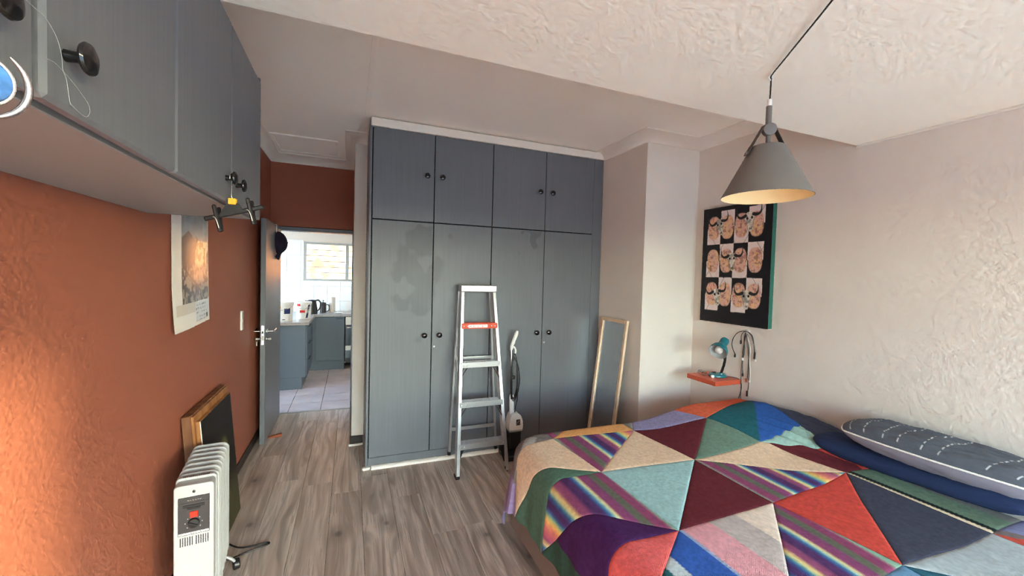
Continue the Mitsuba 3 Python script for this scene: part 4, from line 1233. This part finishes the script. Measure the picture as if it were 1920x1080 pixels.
for (px_, y, z) in ((0, .690, 1.871), (0, .712, 1.870), (0, .729, 1.869), (0, .744, 1.862), (0, .755, 1.852), (0, .763, 1.835), (0, .765, 1.818), (0, .773, 1.806), (0, .780, 1.779), (0, .785, 1.776), (0, .807, 1.771), (0, .820, 1.772), (0, .828, 1.782), (0, .824, 1.792), (0, .807, 1.801), (0, .788, 1.809), (0, .768, 1.815), (0, .749, 1.819), (0, .731, 1.817)):
    th_.append((CX + .0055, y, z))
add(lk2, tube(th_, .00035, 5, smoothpath=6), 'nylon', smooth=True)

# wooden wedge at the foot of the door
wk_ = newthing('door_wedge', 'small reddish wooden wedge on the floor beside the open door', 'wedge')
add(wk_, move(prism([(-.055, 0), (.055, 0), (.055, .026), (-.055, .006)], -.018, .018, 1), (-.632, 4.262, 0), rz=.1), 'wedge_wood')

# cap hanging on the open door
kk = newthing('baseball_cap', 'dark baseball cap hanging on the open door', 'cap')
hy, hz = 4.60, 1.800
dome = trimesh.creation.icosphere(subdivisions=4, radius=1.0)
v = dome.vertices.copy()
v[:, 0] = np.maximum(v[:, 0], -.05)
v = v * [.085, .098, .118]
v[:, 2] *= np.where(v[:, 2] < 0, .85, 1.0)
dome.vertices = v + [LX1 + .012, hy, hz]
add(kk + '__crown', dome, two(pbsdf(lin((38, 32, 46)), .85, .1)), smooth=True)
bx_, by_ = np.meshgrid(np.linspace(-1, 1, 22), np.linspace(0, 1, 10), indexing='ij')
P_ = np.stack([LX1 + .050 - .030 * by_ - .022 * bx_ ** 2, hy + .066 * bx_ * (1 - .22 * by_ ** 2), hz - .075 - .088 * by_ * np.sqrt(np.clip(1 - (.75 * bx_) ** 2, 0, 1))], -1)
vv = np.vstack([P_.reshape(-1, 3), (P_ + [.004, 0, .001]).reshape(-1, 3)])
i, j = np.meshgrid(np.arange(21), np.arange(9), indexing='ij')
q = np.stack([i * 10 + j, (i + 1) * 10 + j, (i + 1) * 10 + j + 1, i * 10 + j + 1], -1).reshape(-1, 4)
add(kk + '__brim', trimesh.Trimesh(vv, np.vstack([q[:, [0, 1, 2]], q[:, [0, 2, 3]], q[:, [0, 2, 1]] + 220, q[:, [0, 3, 2]] + 220]), process=False), two(pbsdf(lin((34, 29, 42)), .85, .1)), smooth=True)
add(kk + '__button', sphere((LX1 + .095, hy, hz + .012), .008), two(pbsdf(lin((38, 32, 46)), .85, .1)), smooth=True)
dhk = newthing('door_hook', 'white hook over the top of the open door', 'hook')
add(dhk, join(box((LX0 - .002, hy - .012, 1.986), (LX1 + .003, hy + .012, 1.989)), box((LX1 + .0005, hy - .012, 1.88), (LX1 + .003, hy + .012, 1.988)), tube([(LX1 + .002, hy, 1.885), (LX1 + .012, hy, 1.868), (LX1 + .028, hy, 1.870), (LX1 + .036, hy, 1.90)], .004, 8, smoothpath=4)), 'white_plastic')

# ------------------------------------------------------------------ kitchen beyond the doorway
KX0, KX1 = -2.3, 1.6
KZ = 2.45
add('floor_kitchen', box((KX0, YH + .055, -.06), (KX1, YK, -.004)), 'grout')
struct('floor_kitchen', 'pale grey kitchen floor of square tiles with dark joints')
TS = .322
for ix in range(-6, 6):
    for iy in range(0, 9):
        xa, ya = -.618 + ix * TS, YH + .075 + iy * TS - .02
        if xa < KX0 or xa + TS > KX1 or ya + TS > YK:
            continue
        if xa > .4 or xa < -1.6:
            continue
        add('floor_kitchen__tile', box((xa + .003, max(ya + .003, YH + .06), -.012), (xa + TS - .003, ya + TS - .003, 0), .0015), 'floor_tile')
WX0, WX1_, WZ0, WZ1 = -.712, .55, 1.375, 2.005
add('wall_kitchen', join(box((KX0, YK, 0), (WX0, YK + .12, KZ)), box((WX1_, YK, 0), (KX1, YK + .12, KZ)), box((WX0, YK, 0), (WX1_, YK + .12, WZ0)), box((WX0, YK, WZ1), (WX1_, YK + .12, KZ))), 'wall_paint')
struct('wall_kitchen', 'kitchen back wall with white tiles below a cream painted band')
add('wall_kitchen__tile_bed', join(box((-1.7, YK - .004, .86), (WX0 - .001, YK + .001, 2.03)), box((WX0, YK - .004, .86), (.7, YK + .001, WZ0))), 'tile_grout')
for ix in range(-5, 5):
    for iz in range(0, 5):
        xa, za = -.56 + ix * .2, 1.035 + (iz - 1) * .25
        za2 = min(za + .25, 2.03)
        xb = xa + .2
        if za2 - za < .03:
            continue
        pieces = [(xa, xb, max(za, .86), za2)]
        if xb > WX0 and za2 > WZ0:
            if za >= WZ0:
                if xa >= WX0 - .01:
                    continue
                pieces = [(xa, WX0, za, za2)]
            else:
                pieces = [(xa, xb, za, WZ0)] if xa >= WX0 else [(xa, xb, za, WZ0), (xa, WX0, WZ0, za2)]
        for (p0, p1, q0, q1) in pieces:
            if p1 - p0 > .02 and q1 - q0 > .02:
                add('wall_kitchen__tile', box((p0 + .0025, YK - .010, q0 + .0025), (p1 - .0025, YK - .003, q1 - .0025), .002), 'wall_tile')
add('wall_kitchen_left', join(box((KX0 - .1, YH, 0), (KX0, 5.1, KZ)), box((KX0 - .1, 7.3, 0), (KX0, YK + .12, KZ)), box((KX0 - .1, 5.1, 2.3), (KX0, 7.3, KZ)), box((KX0 - .1, 5.1, 0), (KX0, 7.3, .9))), 'wall_paint')
struct('wall_kitchen_left', 'kitchen side wall with a wide window opening')
add('wall_kitchen_right', box((KX1, YH, 0), (KX1 + .1, YK + .12, KZ)), 'wall_paint')
struct('wall_kitchen_right', 'kitchen side wall behind the oven')
add('wall_kitchen_front', join(box((KX0, YH + .001, 0), (XL - .2, YH + .11, KZ)), box((.45, YH + .001, 0), (KX1, YH + .11, KZ))), 'wall_paint')
struct('wall_kitchen_front', 'kitchen side of the passage wall')
add('ceiling_kitchen', box((KX0 - .1, 4.98, KZ), (KX1 + .1, YK + .12, KZ + .1)), 'ceiling_paint')
struct('ceiling_kitchen', 'kitchen ceiling')
# window: aluminium frame, mullion, louvre panes
lab('window_1', 'kitchen window with horizontal louvre panes over a sunlit wall', kind='structure')
for lo_, hi_ in (((WX0, YK - .006, WZ0), (WX0 + .035, YK + .05, WZ1)), ((WX1_ - .035, YK - .006, WZ0), (WX1_, YK + .05, WZ1)), ((WX0 + .035, YK - .006, WZ0), (WX1_ - .035, YK + .05, WZ0 + .03)), ((WX0 + .035, YK - .006, WZ1 - .035), (WX1_ - .035, YK + .05, WZ1)), ((-.085, YK - .004, WZ0 + .03), (-.035, YK + .05, WZ1 - .035))):
    add('window_1__frame', box(lo_, hi_, .003), 'window_grey')
nz = 6
for bx0, bx1 in ((WX0 + .036, -.086), (-.034, WX1_ - .036)):
    for q in range(nz):
        za = WZ0 + .032 + q * (WZ1 - WZ0 - .07) / nz
        zb = za + (WZ1 - WZ0 - .07) / nz + .008
        pan_ = trimesh.Trimesh([[bx0, YK + .012, zb], [bx1, YK + .012, zb], [bx1, YK + .030, za], [bx0, YK + .030, za]], [[0, 2, 1], [0, 3, 2]], process=False)
        add('window_1__pane', pan_, 'pane')
    for q in range(1, nz):
        za = WZ0 + .034 + q * (WZ1 - WZ0 - .07) / nz
        add('window_1__louvre_edge', box((bx0, YK + .010, za), (bx1, YK + .018, za + .010), .001), 'window_grey')
add('window_1__stay', box((-.44, YK - .012, WZ0 + .018), (-.30, YK - .002, WZ0 + .03), .002), 'steel')
add('exterior_wall', box((-8, 11.5, -.1), (8, 11.7, 4.2)), 'outside_wall')
struct('exterior_wall', 'sunlit orange garden wall outside the kitchen window')
add('ground_outside', box((-8, YK + .12, -.12), (8, 11.5, -.05)), 'floor_tile')
struct('ground_outside', 'paving outside the kitchen')

# base cabinets
kk = newthing('kitchen_cabinet', 'grey end cabinet of the kitchen counter nearest the doorway', 'kitchen cabinet')
YP = 5.88
add(kk + '__body', box((-1.5, YP, .155), (-.535, 6.90, .835), .002), 'kitchen_front')
add(kk + '__plinth', box((-1.5, YP + .012, 0), (-.575, 6.90, .155), .001), 'kitchen_front')
for q in range(3):
    zz0, zz1 = (.17, .385, .60)[q], (.38, .595, .825)[q]
    dk = add(kk + '__drawer', box((-.537, YP + .02, zz0), (-.516, 6.50, zz1), .002), 'kitchen_front')
    add(dk + '__handle', box((-.516, YP + .20, zz1 - .035), (-.506, YP + .42, zz1 - .022), .002), 'black_plastic')
kk = newthing('kitchen_cabinet', 'dark grey kitchen cabinet under the window beside the oven', 'kitchen cabinet')
YC = 6.905
add(kk + '__body', box((-.535, YC, .15), (-.080, YK - .012, .835), .002), 'kitchen_front')
add(kk + '__plinth', box((-.575, YC + .03, 0), (-.080, YK - .012, .15), .001), 'kitchen_front')
dk = add(kk + '__door', box((-.490, YC - .018, .155), (-.084, YC, .830), .002), 'kitchen_front')
add(dk + '__handle', box((-.21, YC - .026, .800), (-.11, YC - .017, .808), .002), 'black_plastic')
wt = newthing('worktop', 'grey stone-look kitchen worktop round the corner', 'worktop')
Pw = Polygon([(-1.52, YP - .03), (-.495, YP - .03), (-.495, YC - .035), (.6, YC - .035), (.6, YK - .011), (-1.52, YK - .011)])
mm = trimesh.creation.extrude_polygon(Pw, .036, engine='earcut')
mm.apply_translation((0, 0, .836))
add(wt, mm, 'worktop_stone')
ov = newthing('oven', 'built-in oven with steel strips and black glass door', 'oven')
add(ov + '__body', box((-.070, YC + .002, .10), (.53, YK - .02, .833), .002), 'black_plastic')
add(ov + '__control_strip', box((-.068, YC - .016, .700), (.528, YC + .004, .826), .002), 'steel')
add(ov + '__door', box((-.068, YC - .016, .175), (.528, YC + .004, .690), .002), 'oven_glass')
add(ov + '__door__trim', box((-.066, YC - .020, .300), (.526, YC - .014, .375), .002), 'steel')
add(ov + '__handle', join(cyl((-.045, YC - .045, .665), (.50, YC - .045, .665), .009), cyl((-.03, YC - .045, .665), (-.03, YC - .014, .665), .006), cyl((.49, YC - .045, .665), (.49, YC - .014, .665), .006)), 'chrome', smooth=40)

WT = .872


def bucket(x, y, r, h, label, patch):
    k = newthing('paint_bucket', label, 'bucket', 'paint buckets on the worktop')
    add(k + '__tub', lathe([(.86 * r, 0), (.9 * r, .004), (r, h * .9), (r * 1.05, h * .9), (r * 1.05, h), (r * .97, h), (r * .95, h * .85), (.0005, h * .80)], 32, at=(x, y, WT)), 'white_plastic', smooth=35)
    add(k + '__handle', tube([(x - 1.04 * r, y, WT + h * .88), (x - .8 * r, y - .7 * r, WT + h * .72), (x, y - 1.13 * r, WT + h * .60), (x + .8 * r, y - .7 * r, WT + h * .72), (x + 1.04 * r, y, WT + h * .88)], .003, 7, smoothpath=4), 'steel', smooth=True)
    for (a0, a1, z0_, z1_, sl, mat) in patch:
        aa = np.radians(np.linspace(a0, a1, 10))
        rr = lambda z: r * (.9 + .1 * min(z / h / .9, 1)) + .0012
        V = [(x + rr(z0_) * math.cos(q + 0), y + rr(z0_) * math.sin(q), WT + z0_) for q in aa] + [(x + rr(z1_) * math.cos(q + sl), y + rr(z1_) * math.sin(q + sl), WT + z1_) for q in aa]
        F = []
        for q in range(9):
            F += [[q, q + 1, q + 11], [q, q + 11, q + 10]]
        add(k + '__label_print', trimesh.Trimesh(V, F, process=False), mat)
    return k


BLUE = two(pbsdf(lin((30, 46, 96)), .4, .4))
REDP = two(pbsdf(lin((204, 44, 44)), .4, .4))
GOLD = two(pbsdf(lin((206, 170, 96)), .4, .4))
bucket(-.815, 6.06, .118, .25, 'white paint bucket nearest the door edge, with dark round mark', [(-78, -40, .10, .17, 0, BLUE), (-130, -95, .17, .20, 0, GOLD), (-90, -72, .02, .03, 0, 'dark_plastic')])
bucket(-.600, 6.30, .098, .235, 'white paint bucket with red and blue label bands', [(-70, -52, .02, .20, .35, BLUE), (-115, -75, .09, .125, 0, REDP), (-140, -110, .18, .21, 0, REDP)])
kt = newthing('kettle', 'black electric kettle on the worktop under the window', 'kettle')
kx, ky = -.552, 6.98
add(kt + '__body', lathe([(.078, 0), (.080, .01), (.076, .08), (.062, .18), (.056, .205), (.048, .215), (.0005, .222)], 32, at=(kx, ky, WT)), 'black_plastic', smooth=40)
add(kt + '__handle', tube([(kx + .050, ky, WT + .205), (kx + .090, ky, WT + .212), (kx + .118, ky, WT + .175), (kx + .116, ky, WT + .10), (kx + .085, ky, WT + .050), (kx + .072, ky, WT + .055)], .011, 10, smoothpath=4), 'black_plastic', smooth=40)
add(kt + '__spout', prism([(kx - .052, WT + .205), (kx - .095, WT + .208), (kx - .060, WT + .165)], ky - .02, ky + .02, 1), 'black_plastic')
fp = newthing('french_press', 'small glass coffee press with black frame on the worktop', 'coffee press')
fx_, fy_ = -.405, 7.17
add(fp + '__beaker', lathe([(.042, .012), (.043, .015), (.043, .15), (.0415, .15), (.0415, .016), (.0005, .014)], 28, at=(fx_, fy_, WT), caps=False), two(pbsdf(lin((70, 62, 60)), .1, .6)), smooth=40)
add(fp + '__frame', join(*[cyl((fx_ + .045 * math.cos(a), fy_ + .045 * math.sin(a), WT), (fx_ + .045 * math.cos(a), fy_ + .045 * math.sin(a), WT + .13), .004, 8) for a in (.4, 2.0, 3.6, 5.2)], lathe([(.047, .0), (.047, .012), (.0005, .013)], 24, at=(fx_, fy_, WT)), lathe([(.046, .12), (.048, .12), (.048, .132), (.046, .132)], 24, at=(fx_, fy_, WT), caps=False)), 'black_plastic', smooth=40)
add(fp + '__lid', lathe([(.046, .148), (.044, .158), (.015, .166), (.004, .168), (.004, .182), (.010, .186), (.010, .196), (.0005, .198)], 24, at=(fx_, fy_, WT)), 'black_plastic', smooth=40)
add(fp + '__handle', tube([(fx_ + .046, fy_ - .01, WT + .125), (fx_ + .085, fy_ - .02, WT + .120), (fx_ + .085, fy_ - .02, WT + .035), (fx_ + .046, fy_ - .01, WT + .025)], .006, 8, smoothpath=4), 'black_plastic', smooth=40)
pr = newthing('paper_towel_roll', 'white roll of kitchen paper standing below the window', 'paper roll')
add(pr + '__roll', lathe([(.020, .002), (.056, .002), (.056, .245), (.020, .245), (.020, .002)], 32, at=(-.285, 7.24, WT), caps=False), 'white_trim', smooth=40)
add(pr + '__core', lathe([(.0199, .001), (.0199, .247), (.0185, .247), (.0185, .001)], 24, at=(-.285, 7.24, WT), caps=False), 'oak_frame', smooth=40)
pl = newthing('saucer', 'small white saucer at the front of the worktop beside the oven', 'saucer')
add(pl, lathe([(.0005, .004), (.035, .004), (.070, .016), (.071, .018), (.036, .008), (.0005, .007)], 32, at=(-.185, 7.02, WT - .004), caps=False), 'white_plastic', smooth=40)
